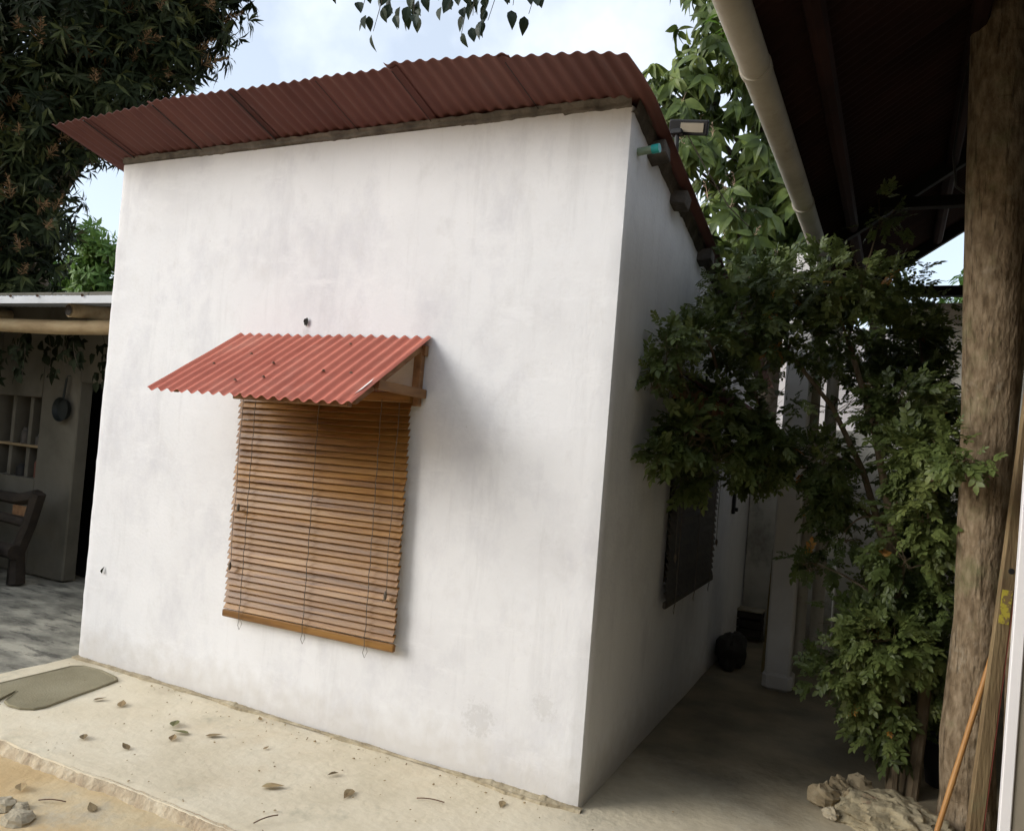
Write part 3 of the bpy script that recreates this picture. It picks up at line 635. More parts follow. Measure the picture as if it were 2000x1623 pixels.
for k, x in enumerate((-8.2, -6.4, -4.50)):
    mb = MB(); mb.tube([(x, .50, 2.262), (x, 1.6, 2.37), (x, 3.2, 2.53)], .052, 12, wob=.05, seed=k); rf = mb.build('log_rafter', M['log'], ve, True)
    mb = MB(); mb.lathe([(.0001, 0), (.035, .0), (.041, .004)], (x, .4955, 2.2617), 14, Matrix.Rotation(R(90), 3, 'X')); mb.build('cut_end', M['log_dark'], rf)
mb = MB(); mb.tube([(-8.8, .62, -.02), (-8.8, .62, 2.11)], .07, 10, wob=.06); mb.build('log_post', M['log'], ve, True)
# unseen wall added left of the veranda to shade the patio
yw = lab(empty('patio_blocker', (-7.4, -.9, 0)), 'unseen plaster wall added at the left to shade the patio', 'wall')
mb = MB(); mb.box((-7.35, -.75, 1.45), (.18, 2.6, 2.9), None, .01); mb.build('wall_panel', M['pwall'], yw)
# things on and by the veranda
def jar(x, z, r, h, lbl, m):
    mb = MB(); mb.lathe([(.0005, 0), (r, .001), (r, h * .72), (r * .62, h * .85), (r * .62, h), (.0005, h)], (x, 1.29, z), 12)
    lab(mb.build('jar', m, None, True), lbl, 'jar', 'jars in the veranda niche')
jar(-6.13, 1.152, .045, .15, 'tall dim jar on the upper shelf of the veranda niche', M['jar'])
jar(-5.90, 1.152, .05, .10, 'squat jar on the upper right shelf of the veranda niche', M['jar'])
jar(-6.14, .853, .055, .11, 'dark round jar at the bottom of the veranda niche', M['blackm'])
jar(-5.90, .853, .04, .19, 'reddish tall jar at the bottom right of the veranda niche', M['rust'])
pn = lab(empty('frying_pan', (-5.47, 1.17, 1.50)), 'blackened frying pan hanging on the veranda wall beside the doorway', 'frying pan')
rx = Matrix.Rotation(R(90), 3, 'X')
mb = MB(); mb.lathe([(.0005, .004), (.085, .004), (.105, .040), (.110, .040), (.092, -.001), (.0005, -.001)], (-5.47, 1.186, 1.50), 22, rx); mb.build('bowl', M['pan'], pn, True)
beam((-5.462, 1.165, 1.60), (-5.438, 1.165, 1.78), .026, .010, M['pan'], pn, 'handle', (0, 1, 0))
mb = MB(); mb.tube([(-5.437, 1.165, 1.775), (-5.436, 1.17, 1.80), (-5.436, 1.195, 1.80)], .004, 6); mb.build('hook', M['pan'], pn)
for k, (x, zt_, ln, nm, lb) in enumerate([(-6.62, 1.66, .30, 'ladle', 'dark ladle hanging in the kitchen doorway'), (-6.42, 1.62, .24, 'skillet', 'small dark skillet hanging in the kitchen doorway')]):
    t = lab(empty(nm, (x, 2.9, zt_ - ln)), lb, nm)
    mb = MB(); mb.tube([(x, 2.9, zt_), (x, 2.9, zt_ - ln)], .008, 6); mb.build('handle', M['pan'], t)
    mb = MB(); rr = .035 if k == 0 else .075
    mb.lathe([(.0005, 0), (rr * .8, .002), (rr, .025), (rr * .95, .025), (rr * .7, .008), (.0005, .006)], (x, 2.9, zt_ - ln - rr * .8), 14, rx); mb.build('bowl', M['pan'], t, True)
# rough log bench
be = lab(empty('log_bench', (-5.75, .85, 0)), 'dark rough log bench against the veranda wall', 'bench')
def bench_tube(pts, r, nm, n=9): mb = MB(); mb.tube(pts, r, n, wob=.16, seed=len(pts)); mb.build(nm, M['log_dark'], be, True)
bench_tube([(-6.9, .98, .74), (-6.2, .97, .70), (-5.62, .96, .70), (-5.36, .95, .755)], [.055, .05, .052, .06], 'top_rail')
bench_tube([(-6.9, .96, .56), (-6.2, .95, .54), (-5.45, .95, .51)], [.04, .042, .04], 'middle_rail')
bench_tube([(-6.9, .86, .30), (-6.1, .85, .29), (-5.42, .84, .28)], [.05, .055, .06], 'seat_log')
bench_tube([(-6.9, .72, .29), (-6.1, .71, .28), (-5.5, .70, .275)], [.05, .05, .055], 'seat_log')
bench_tube([(-5.46, .90, .0), (-5.50, .91, .27), (-5.42, .94, .52), (-5.35, .95, .78)], [.07, .06, .055, .058], 'back_post')
bench_tube([(-6.75, .90, .0), (-6.78, .91, .3), (-6.80, .95, .8)], [.07, .06, .05], 'back_post')
bench_tube([(-5.56, .70, -.01), (-5.54, .71, .27)], [.065, .055], 'leg'); bench_tube([(-6.75, .70, -.01), (-6.75, .71, .27)], [.065, .055], 'leg')
mb = MB(); mb.box((-5.56, .945, .61), (.20, .02, .085), None, .004); mb.build('back_slat', M['timber'], be)

# ------------------------------------------------------------------ foliage tools
def leaf_geo(L, Wd, droop=.15, fold=.25, n=4, round_=.55):
    V = []; F = []
    for i in range(n + 1):
        t = i / n; w = Wd * .5 * (math.sin(math.pi * t ** round_) if 0 < t < 1 else 0.02)
        z = -droop * L * t * t
        V += [(L * t, 0, z), (L * t, w, z + fold * w), (L * t, -w, z + fold * w)]
    for i in range(n):
        a = i * 3; F += [(a, a + 3, a + 4, a + 1), (a, a + 2, a + 5, a + 3)]
    return np.array(V, float), F
def geo_join(items):
    V = []; F = []; b = 0
    for v, f in items:
        V.append(v); F += [tuple(i + b for i in q) for q in f]; b += len(v)
    return np.concatenate(V), F
def geo_xf(g, Mx):
    v, f = g; A = np.array(Mx); return v @ A[:3, :3].T + A[:3, 3], f
def frame(d, nrm=(0, 0, 1), s=1.0, pos=(0, 0, 0)):
    d = Vector(d).normalized(); n = Vector(nrm); n = n - d * n.dot(d)
    if n.length < 1e-4: n = d.orthogonal()
    n.normalize(); b = n.cross(d)
    m = np.eye(4); m[:3, 0] = np.array(d) * s; m[:3, 1] = np.array(b) * s; m[:3, 2] = np.array(n) * s; m[:3, 3] = pos
    return m
def geo_mesh(name, g, m):
    me = bpy.data.meshes.new(name); me.from_pydata([tuple(v) for v in g[0]], [], g[1]); me.materials.append(m); me.update(); return me
def scatter(parent, geos, xfs, m, nparts, part, stuff):
    """xfs: list of (geo index, 4x4). The nparts nearest become objects of their own, the rest one mesh."""
    cp_ = np.array(CAM); xfs = sorted(xfs, key=lambda q: np.linalg.norm(q[1][:3, 3] - cp_))
    mes = {}
    for gi, X in xfs[:nparts]:
        if gi not in mes: mes[gi] = geo_mesh(part, geos[gi], m)
        o = bpy.data.objects.new(part, mes[gi]); COL.objects.link(o); o.parent = parent
        o.matrix_parent_inverse = parent.matrix_world.inverted(); o.matrix_world = Matrix(X.tolist())
    rest = xfs[nparts:]
    if not rest: return
    V = []; F = []; base = 0
    for gi, X in rest:
        v, f = geos[gi]; V.append(v @ X[:3, :3].T + X[:3, 3]); 
        F += [tuple(i + base for i in q) for q in f]; base += len(v)
    V = np.concatenate(V)
    me = bpy.data.meshes.new(stuff); me.from_pydata(V.tolist(), [], F); me.materials.append(m); me.update()
    o = link(stuff, me, parent, kind='stuff'); return o
def rdir(r):
    z = r.uniform(-1, 1); a = r.uniform(0, 2 * math.pi); q = math.sqrt(1 - z * z); return Vector((q * math.cos(a), q * math.sin(a), z))

def crown(r, lobes, nros, nleaf, droop, shell=.35, scale=(.8, 1.15), geos_n=3, upw=.25, outn=0.0):
    """rosettes of leaves through lobes; returns leaf transforms and rosette tips"""
    vols = [l[3] * l[3] for l in lobes]; tot = sum(vols); out = []; tips = []
    for l, v in zip(lobes, vols):
        for k in range(int(nros * v / tot)):
            d = rdir(r); rad = l[3] * (r.random() ** shell) * (1 + .25 * noise.noise(d * 2.2 + Vector(l[:3])))
            p = Vector(l[:3]) + Vector((d.x, d.y, d.z * l[4])) * rad
            ax = (d + Vector((0, 0, upw)) + rdir(r) * .5).normalized(); tips.append((p, ax))
            e1 = ax.orthogonal().normalized(); e2 = ax.cross(e1); a0 = r.uniform(0, 6.28)
            for j in range(nleaf):
                a = a0 + j * 2.4; el = r.uniform(.05, .8)
                ld = (e1 * math.cos(a) + e2 * math.sin(a)) * math.cos(el) + ax * math.sin(el) * .7 + Vector((0, 0, -droop * r.uniform(.6, 1.3)))
                nr = ax + rdir(r) * .4 + Vector((0, 0, .4))
                if outn: nr = Vector((d.x, d.y - .35, .35)) * outn + rdir(r) * .5
                out.append((r.randrange(geos_n), frame(ld, nr, r.uniform(*scale), p + rdir(r) * .02)))
    return out, tips
def limb(pts, r0, r1, name, m, parent, n=8, seed=0):
    k = len(pts); mb = MB(); mb.tube(pts, [r0 + (r1 - r0) * i / (k - 1) for i in range(k)], n, wob=.12, seed=seed); return mb.build(name, m, parent, True)
def bez(a, b, sag, n=6):
    a = Vector(a); b = Vector(b); c = (a + b) / 2 + Vector(sag)
    return [a * (1 - t) ** 2 + c * 2 * t * (1 - t) + b * t * t for t in [i / n for i in range(n + 1)]]
def panicle(r, L, n):
    items = []
    for i in range(n):
        t = i / n; d = Vector((r.uniform(.2, .8), r.uniform(-1, 1), r.uniform(-1, 1))).normalized()
        items.append(geo_xf(leaf_geo(L * .36 * (1 - .6 * t) * r.uniform(.6, 1.3), L * .045, .1, .2, 2), frame(d, rdir(r), 1, (L * t, 0, 0))))
    items.append(leaf_geo(L, L * .05, .05, .2, 2)); return geo_join(items)

# ------------------------------------------------------------------ big mango tree on the left
r = random.Random(11)
mt = lab(empty('mango_tree', (-9.8, 3.6, -.07)), 'large dark mango tree towering over the veranda at the left', 'tree')
lobes = [(-8.20, 2.60, 6.06, 1.25, .95), (-7.35, 3.13, 6.32, 0.94, .95), (-6.89, 3.46, 6.67, 0.60, .95), (-6.96, 3.11, 5.87, 0.46, .95), (-7.58, 2.70, 5.33, 0.79, .95), (-8.12, 2.34, 4.93, 0.78, .95), (-8.18, 2.33, 4.23, 0.48, .95), (-8.12, 2.38, 3.60, 0.43, .95), (-8.39, 2.48, 3.08, 0.49, .95), (-9.00, 2.17, 3.52, 0.92, .95), (-9.54, 2.08, 5.11, 1.38, .95), (-9.89, 3.22, 6.13, 1.56, .95), (-10.32, 2.84, 4.11, 1.32, .95), (-8.75, 3.75, 7.16, 1.27, .95), (-6.76, 3.62, 7.13, 0.39, .95)]
geos = [leaf_geo(.20, .052, d, .2, 2) for d in (.15, .35, .6)]
xf, tips = crown(r, lobes, 3600, 9, .35, .3)
scatter(mt, geos, xf, M['leaf_mango'], 0, 'leaf', 'crown')
limb([(-9.8, 3.6, -.1), (-9.8, 3.6, 1.2), (-9.7, 3.5, 2.6), (-9.5, 3.2, 4.2), (-9.0, 3.0, 5.8), (-8.6, 2.9, 6.8)], .26, .06, 'trunk', M['branch'], mt, 12)
for k, l in enumerate(lobes): limb(bez((-9.6, 3.3, min(l[2], 4.4) - .6), l[:3], (.1, 0, .3)), .07, .015, 'limb', M['branch'], mt, 6, k)
pg = [panicle(r, .27, 46), panicle(r, .22, 38)]; pme = [geo_mesh('flower_panicle', g, M['flower']) for g in pg]
cands = sorted(tips, key=lambda t: (t[0] - Vector(CAM)).length)[:1100]; r.shuffle(cands)
yg = [(r.randrange(3), frame(ax + rdir(r) * .8 + Vector((0, 0, -.2)), rdir(r) + Vector((0, 0, 1)), r.uniform(.8, 1.1), p + (Vector(CAM) - p).normalized() * r.uniform(.05, .25))) for p, ax in cands[200:520] for _ in range(5)]
scatter(mt, geos, yg, M['leaf_young'], 0, 'leaf', 'young_leaves')
for p, ax in cands[:70]:
    o = link('flower_panicle', pme[r.randrange(2)], mt); d = (Vector(CAM) - p).normalized() * .5 + ax * .5 + Vector((0, 0, .45)); o.matrix_world = Matrix(frame(d, rdir(r), r.uniform(.9, 1.4), p + (Vector(CAM) - p).normalized() * .3).tolist())

# sunlit trees beyond the veranda and beyond the carport
def far_tree(name_loc, lobes, nros, lbl, seed, m, trunk_r=.12):
    r = random.Random(seed); t = lab(empty('background_tree', name_loc), lbl, 'tree', 'sunlit trees in the distance')
    g = [leaf_geo(.22, .085, d, .2, 2) for d in (.1, .3)]
    xf, _ = crown(r, lobes, nros, 7, .2, .35, geos_n=2); scatter(t, g, xf, m, 0, 'leaf', 'crown')
    top = max(lobes, key=lambda q: q[2]); x, y, z = name_loc
    limb([(x, y, z), (x + .1, y, z + 1.5), (top[0], top[1], top[2])], trunk_r, .03, 'trunk', M['branch'], t)
    for k, l in enumerate(lobes): limb(bez((x + .05, y, z + 1.6 + .2 * k), l[:3], (0, 0, .2)), .04, .01, 'limb', M['branch'], t, 5, k)
far_tree((-12.1, 6.0, -.07), [(-12.05, 5.8, 4.45, .42, 1), (-11.7, 5.95, 4.2, .34, 1), (-11.85, 5.9, 3.75, .45, .8), (-12.3, 5.9, 3.95, .35, .8), (-11.6, 6.1, 3.5, .4, .7), (-12.4, 6.0, 3.35, .5, .7)], 330, 'sunlit light green tree in the gap beside the white house wall', 3, M['leaf_far'])
far_tree((-13.8, 6.2, -.07), [(-13.4, 5.7, 3.6, .6, .8), (-13.0, 5.6, 3.2, .6, .8), (-12.9, 5.9, 3.9, .4, .8), (-14.3, 6, 3.8, .8, .9)], 330, 'half-shaded bushy tree low behind the zinc veranda roof', 4, M['leaf_far'])
far_tree((2.3, 11.0, -.07), [(2.3, 10.9, 4.2, .75, .8), (1.6, 11.0, 3.9, .6, .8), (3.0, 10.8, 4.3, .7, .8)], 260, 'yellow-green tree seen in the small gap under the carport roof', 5, M['leaf_far'])

# ------------------------------------------------------------------ mango tree behind the house, right
r = random.Random(21)
mr_ = lab(empty('mango_tree', (-.2, 5.3, -.07)), 'glossy mango tree with drooping leaves rising behind the white house roof', 'tree')
lobes = [(-.62, 4.3, 5.65, .62, 1), (-.80, 4.0, 5.15, .42, 1), (-.66, 4.0, 4.6, .45, 1), (-.30, 4.5, 5.0, .6, 1), (-.24, 4.2, 4.15, .5, 1), (-.28, 3.75, 3.6, .40, 1), (.02, 4.2, 3.6, .45, 1), (.22, 4.6, 4.1, .55, 1), (-.2, 4.8, 5.8, .7, 1),
         (.22, 4.2, 3.3, .4, .9), (-.3, 4.5, 3.1, .5, .8), (.45, 4.9, 4.8, .7, 1), (-.1, 5.2, 4.4, .9, 1), (-.2, 5.3, 3.3, .9, .9), (-.5, 4.4, 6.5, .7, 1), (.5, 5.0, 3.2, .6, .9), (-.45, 4.3, 3.35, .45, .9), (-1.02, 3.95, 5.05, .34, 1), (-.92, 3.85, 4.62, .34, 1), (-.72, 3.7, 4.2, .32, 1)]
geos = [leaf_geo(L_, W_, d, f_, 6, .62) for L_, W_, d, f_ in ((.215, .088, .25, .1), (.19, .072, .5, .3), (.16, .07, .7, .2))]
xf, tips = crown(r, lobes, 800, 8, .95, .36, outn=1.0)
front = [q for q in xf]
scatter(mr_, geos, front, M['leaf_mango_r'], 300, 'leaf', 'inner_leaves')
limb([(-.2, 5.3, -.1), (-.15, 5.3, 1.5), (-.1, 5.2, 3.0), (-.15, 5.0, 4.4), (-.3, 4.8, 5.8), (-.45, 4.6, 6.6)], .16, .03, 'trunk', M['branch'], mr_, 10)
for k, l in enumerate(lobes): limb(bez((-.13, 5.15, min(l[2], 4.6) - .5), l[:3], (0, 0, .15)), .04, .008, 'limb', M['branch'], mr_, 6, k)
pg = [panicle(r, .17, 12), panicle(r, .13, 10)]; pme = [geo_mesh('bud_cluster', g, M['bud']) for g in pg]
near = sorted(tips, key=lambda t: (t[0] - Vector(CAM)).length)[:110]; r.shuffle(near)
for p, ax in near[:46]:
    o = link('bud_cluster', pme[r.randrange(2)], mr_); o.matrix_world = Matrix(frame(ax + Vector((.1, -.5, .5)), rdir(r), r.uniform(.8, 1.3), p).tolist())
lg = [leaf_geo(.17, .045, .3, .25, 4)]
for i in range(16):
    a = i * 2.4; p = Vector((-.43, 3.80, 5.50)) + Vector((r.uniform(-.12, .12), r.uniform(-.1, .1), r.uniform(-.18, .15)))
    if i == 0: lme = geo_mesh('young_leaf', lg[0], M['leaf_lime'])
    o = link('young_leaf', lme, mr_); o.matrix_world = Matrix(frame((math.cos(a), math.sin(a) * .6, .15 * math.sin(i)), (0, -.3, 1), 1.1, p).tolist())

# small palm with fronds behind the gutter
r = random.Random(31)
pt_ = lab(empty('palm_tree', (.95, 5.0, -.07)), 'slender palm with a drooping feathery frond behind the cream gutter', 'palm')
limb([(.95, 5.0, -.1), (.93, 5.0, 1.5), (.9, 4.95, 3.2), (.85, 4.9, 4.9)], .09, .06, 'trunk', M['branch'], pt_, 10)
def frond(a, tip, sag):
    pts = bez(a, tip, sag, 14); items = []; mb = MB()
    mb.tube(pts, [.014 - .012 * i / 14 for i in range(15)], 5); items.append((np.array(mb.v), mb.f))
    for i in range(1, 15):
        for k in range(3):
            t = Vector(pts[i]) - Vector(pts[i - 1]); q = Vector(pts[i - 1]) + t * (k / 3); t.normalize(); sd_ = t.cross(Vector((0, 0, 1))).normalized()
            for s_ in (-1, 1):
                d = t * .65 + sd_ * s_ * .7 + Vector((0, 0, -.55))
                items.append(geo_xf(leaf_geo(.30 - .012 * i + r.uniform(-.03, .03), .014, .55, .2, 3), frame(d, (0, 0, 1), 1, q)))
    link('frond', geo_mesh('frond', geo_join(items), M['palm']), pt_)
for tip, sag in [((-.16, 3.78, 4.55), (0, 0, .75)), ((-.05, 3.9, 5.3), (0, 0, .6)), ((1.9, 4.2, 4.9), (0, 0, .6)), ((1.6, 6.1, 4.8), (0, 0, .6)), ((.2, 6.2, 5.0), (0, 0, .6)), ((1.0, 3.9, 5.2), (0, 0, .7))]: frond((.85, 4.9, 4.9), tip, sag)

# ------------------------------------------------------------------ leafy shrub in the passage
r = random.Random(41)
sh = lab(empty('leafy_shrub', (1.26, 1.06, 0)), 'tall small-leaved shrub arching across the passage beside the trunk', 'shrub')
CL = [(0.37,1.35,2.56,0.32,0.18),(0.68,1.50,2.59,0.35,0.21),(0.94,1.74,2.61,0.33,0.21),(0.29,1.21,2.30,0.26,0.20),(0.58,1.57,2.30,0.39,0.27),(0.96,1.87,2.29,0.37,0.28),(1.21,2.10,2.42,0.22,0.25),(0.14,0.42,2.05,0.11,0.14),(0.10,0.37,1.92,0.06,0.10),(0.20,0.77,2.18,0.16,0.11),(0.24,1.08,1.88,0.28,0.23),(0.19,0.61,1.66,0.15,0.15),(0.25,1.10,1.60,0.25,0.17),(0.43,1.29,1.79,0.26,0.26),(0.18,0.86,1.46,0.09,0.11),(0.12,0.45,1.56,0.06,0.06),(0.78,1.47,1.59,0.16,0.20),(0.82,1.49,1.37,0.13,0.14),(0.48,1.43,1.60,0.18,0.18),(0.43,1.41,1.47,0.15,0.09),(1.12,1.85,2.02,0.30,0.24),(1.33,2.06,2.08,0.15,0.25),(1.27,1.71,1.70,0.29,0.23),(1.40,0.42,1.65,0.085,0.06),(1.29,1.73,1.35,0.23,0.26),(1.20,1.80,1.10,0.21,0.24),(1.38,1.89,1.12,0.12,0.27),(0.91,1.43,1.21,0.13,0.10),(0.75,1.36,1.03,0.14,0.06),(1.01,1.13,0.79,0.19,0.12),(0.97,1.00,0.56,0.15,0.17),(1.09,1.20,0.52,0.26,0.24),(1.30,1.53,0.59,0.19,0.25),(1.15,1.07,0.31,0.10,0.14),(1.34,1.56,0.32,0.12,0.19),(1.16,1.46,0.83,0.17,0.17),(0.97,1.86,3.06,0.15,0.15),(0.82,1.81,1.94,0.28,0.18),(1.21,0.95,1.63,0.17,0.17),(1.29,1.00,1.39,0.15,0.20),(1.21,1.03,1.16,0.15,0.17),(1.33,1.14,0.93,0.11,0.18),(1.20,0.97,0.72,0.15,0.17),(1.37,1.17,0.63,0.08,0.18),(1.08,0.91,0.78,0.15,0.12),(1.12,1.18,1.89,0.21,0.16),(1.31,0.66,1.70,0.085,0.09)]
DENS = {28: .5, 27: .6, 37: .30, 36: .3, 16: .8, 7: .8, 8: .8}
def sprig(r, n, L):
    items = []
    for i in range(n):
        t = (i + .6) / n; s_ = -1 if i % 2 else 1
        d = Vector((.75, s_ * (1.0 if i < n - 1 else .1), r.uniform(-.25, .1)))
        items.append(geo_xf(leaf_geo(L * (.40 + .16 * t), L * .31, .12, .15, 3, .80), frame(d, (r.uniform(-.3, .3), r.uniform(-.3, .3), 1), 1, (L * t, 0, -.12 * L * t * t))))
    mb = MB(); mb.tube([(0, 0, 0), (L * .5, 0, -.03 * L), (L, 0, -.12 * L)], [.0012, .001, .0006], 3, False); items.append((np.array(mb.v), mb.f))
    return geo_join(items)
geos = [sprig(r, 7, .062), sprig(r, 6, .052), sprig(r, 8, .072), sprig(r, 5, .047)]
xf = []; yf_ = []
for ci, (cx, cy, cz, rx_, rz_) in enumerate(CL):
    n_ = int(21000 * rx_ * rz_ * DENS.get(ci, 1.0)) ; n_ = min(n_, 760)
    depth = min(.30, (rx_ + rz_) * .55)
    for k in range(n_):
        d = rdir(r); q = r.random() ** .42
        q *= 1 + .55 * noise.noise(d * 2.6 + Vector((cx, cy, cz)) * 3)
        p = Vector((cx + d.x * rx_ * 1.05 * q, cy + d.y * depth * q, cz + d.z * rz_ * 1.05 * q))
        if p.x < .035 and p.y > -.05: p.x = .035 + r.random() * .12
        if fbm(p.x * 6, p.y * 6, p.z * 6, 2) < (-.06 if p.z > 2.05 else -.01): continue
        if ((p.x - .70) / .27) ** 2 + ((p.z - 1.93) / .19) ** 2 < 1 and r.random() < .85: continue
        if .33 < p.x < .68 and p.z < 1.42 and r.random() < .8: continue
        ax = (Vector((d.x, d.y, d.z)) + rdir(r) * .8 + Vector((0, -.25, -.25))).normalized()
        X = frame(ax, Vector((-.3, -.5, 1)) + rdir(r) * .6, r.uniform(.6, 1.3), p)
        (yf_ if r.random() < .004 and p.y > .8 else xf).append((r.randrange(4), X))
for c, n_ in (((1.37, 1.92, 2.02), 12), ((.50, 1.25, 2.28), 6)):
    for k in range(n_): yf_.append((r.randrange(4), frame(rdir(r) + Vector((0, 0, -.5)), rdir(r), .9, Vector(c) + Vector((r.uniform(-.05, .05), r.uniform(-.05, .05), r.uniform(-.13, .13))))))
scatter(sh, geos, xf, M['leaf_shrub'], 300, 'leaf', 'foliage')
scatter(sh, geos, yf_, M['leaf_yellow'], 200, 'yellow_leaf', 'yellow_foliage')
def stem(pts, r0, r1, k): limb(pts, r0, r1, 'stem', M['stem'], sh, 8, k)
stem([(1.22, 1.03, -.03), (1.215, 1.06, .35), (1.19, 1.12, .8), (1.14, 1.25, 1.3), (1.02, 1.45, 1.8), (.85, 1.6, 2.3)], .030, .014, 1)
stem([(1.30, 1.08, -.03), (1.33, 1.12, .40), (1.36, 1.2, .9), (1.33, 1.4, 1.5), (1.25, 1.7, 2.1)], .034, .014, 2)
stem([(1.28, 1.15, -.03), (1.25, 1.3, .6), (1.10, 1.5, 1.2), (.98, 1.55, 1.55), (.80, 1.5, 1.9), (.55, 1.4, 2.2)], .024, .010, 3)
for k, (cx, cy, cz, rx_, rz_) in enumerate(CL):
    SP = [(1.215, 1.10, .45), (1.19, 1.18, .85), (1.14, 1.30, 1.3), (1.02, 1.48, 1.8), (.85, 1.6, 2.3), (1.33, 1.15, .45), (1.36, 1.22, .9), (1.33, 1.42, 1.5), (1.25, 1.7, 2.1), (1.05, 1.5, 1.3), (.98, 1.55, 1.55), (.80, 1.5, 1.9), (.55, 1.4, 2.2), (.3, 1.25, 2.3), (.4, 1.3, 1.95), (.24, 1.0, 2.05), (.22, .9, 1.65)]
    o_ = min(SP, key=lambda q: (Vector(q) - Vector((cx, cy, cz - .12))).length)
    limb(bez(o_, (cx, cy, cz), (0, 0, .08), 5), .009, .003, 'twig', M['stem'], sh, 5, k)

mb = MB()                                               # fine twigs carrying the leaves
for cx, cy, cz, rx_, rz_ in CL:
    for k in range(9):
        d = rdir(r); e = (cx + d.x * rx_, cy + d.y * .5 * (rx_ + rz_) * .6, cz + d.z * rz_)
        mb.tube(bez((cx + r.uniform(-.03, .03), cy, cz - .05), e, (0, 0, .03), 3), [.0028, .0022, .0016, .001], 4, False)
mb.build('fine_twigs', M['stem'], sh, kind='stuff')

# ------------------------------------------------------------------ pale trunk at the right and its overhanging branch
r = random.Random(51)
tt = lab(empty('tall_tree', (1.53, .9, 0)), 'tall tree with a thick pale brown trunk at the right edge and leaves hanging overhead', 'tree')
mb = MB(); zz = [-.05, .13, .38, .96, 1.53, 2.1, 2.9, 3.6, 5.0]; cx_ = [1.53, 1.523, 1.507, 1.514, 1.506, 1.502, 1.475, 1.445, 1.40]; cy_ = [.90, .885, .87, .86, .84, .82, .79, .75, .72]
rr_ = [.135, .112, .112, .097, .103, .122, .126, .124, .11]
Zs = np.linspace(-.05, 5, 220); pts = [(float(np.interp(z, zz, cx_)), float(np.interp(z, zz, cy_)), z) for z in Zs]; rad = [float(np.interp(z, zz, rr_)) for z in Zs]
nn = 84
for i, p in enumerate(pts):
    for j in range(nn):
        a = 2 * math.pi * j / nn; d = Vector((math.cos(a), math.sin(a), 0)); z = p[2]
        gro = max(.12, min(1.0, (1.9 - z) / .5))
        k = rad[i] * (1 + .07 * fbm(d.x * 1.5, d.y * 1.5, z * .9)) + gro * .006 * (fbm(d.x * 7, d.y * 7, z * 3 + 4, 4) - .9 * abs(fbm(d.x * 11, d.y * 11, z * 4.5, 3)))
        mb.v.append((p[0] + d.x * k, p[1] + d.y * k, z))
for i in range(219):
    for j in range(nn): q = (j + 1) % nn; mb.f.append((i * nn + j, i * nn + q, (i + 1) * nn + q, (i + 1) * nn + j)); mb.mi.append(0)
mb.build('trunk', M['bark'], tt, True)
limb(bez((1.41, .73, 4.6), (-1.15, -.95, 3.75), (0, .1, .75), 14), .09, .02, 'limb', M['branch'], tt, 8)
TW = [((-.95, -.88), 3.24), ((-.85, -.78), 3.12), ((-.84, -.72), 3.24), ((-.80, -.64), 3.20), ((-.68, -.75), 3.16), ((-.67, -.63), 3.30), ((-.56, -.69), 3.21), ((-.56, -.58), 3.16), ((-.54, -.52), 3.28), ((-.44, -.58), 3.20), ((-.38, -.49), 3.30), ((-.32, -.46), 3.27), ((-.90, -.80), 3.2), ((-.75, -.70), 3.18), ((-.50, -.60), 3.22)]
hang = []; hg = [leaf_geo(.062, .042, .15, .2, 5, .75), leaf_geo(.068, .040, .3, .3, 5, .7), leaf_geo(.052, .036, .1, .5, 5, .75)]
for k, ((x, y), zb) in enumerate(TW):
    ztop = 3.72; P = bez((x + .05, y + .05, ztop + .05), (x, y, zb + .05), (r.uniform(-.05, .05), r.uniform(-.05, .05), 0), 6)
    limb(P, .004, .0012, 'twig', M['branch'], tt, 5, k)
    n_ = int((3.62 - zb) / .030)
    for i in range(n_):
        t = i / max(1, n_ - 1); p = P[0].lerp(P[-1], .15 + .85 * t)
        p = Vector((p.x + r.uniform(-.045, .045), p.y + r.uniform(-.05, .05), p.z + r.uniform(-.02, .03)))
        hang.append((r.randrange(3), frame(Vector((r.uniform(-.55, .55), r.uniform(-.4, .4), -1)), Vector((r.uniform(-.8, .8), -1, r.uniform(-.3, .6))), r.uniform(.8, 1.15), p)))
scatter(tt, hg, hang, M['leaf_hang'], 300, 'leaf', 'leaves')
og = [leaf_geo(.07, .045, .2, .3, 3)]; oxf = []
for k in range(1500):                                   # the rest of the crown, above the picture
    d = rdir(r); c = r.choice([(1.6, 2.2, 6.0, 1.3), (.3, 1.0, 5.9, 1.2), (2.3, 1.0, 6.0, 1.2), (1.3, 3.0, 6.4, 1.2)]); p = Vector(c[:3]) + Vector((d.x, d.y, d.z * .5)) * c[3] * r.random() ** .4
    oxf.append((0, frame(rdir(r) + Vector((0, 0, -.6)), rdir(r), r.uniform(1.2, 2.4), p)))
scatter(tt, og, oxf, M['leaf_hang'], 0, 'leaf', 'crown')

# ------------------------------------------------------------------ leaning things at the right
pl = lab(empty('leaning_plank', (1.55, .95, 0)), 'long weathered plank with red edge and yellow paint leaning on the trunk', 'plank')
a = Vector((1.509, .523, -.005)); b = Vector((1.612, .653, 1.532)); dd = (b - a).normalized(); b2 = a + dd * 2.55
vw = (Vector(CAM) - (a + b) / 2); sdv = dd.cross(vw).normalized() * -1
if sdv.x < 0: sdv = -sdv
nv = dd.cross(sdv); nv = nv if nv.dot(vw) > 0 else -nv
tw = Matrix.Rotation(R(24), 3, dd); sdv = tw @ sdv; nv = tw @ nv
rm = Matrix((sdv, nv, dd)).transposed()
mb = MB(); mb.box((a + b2) / 2, (.055, .030, 2.55), rm, .003); mb.build('board', M['plank'], pl)
mb = MB(); mb.box((a + b2) / 2 + sdv * .029, (.004, .027, 2.53), rm); mb.build('red_edge', M['plank_red'], pl)
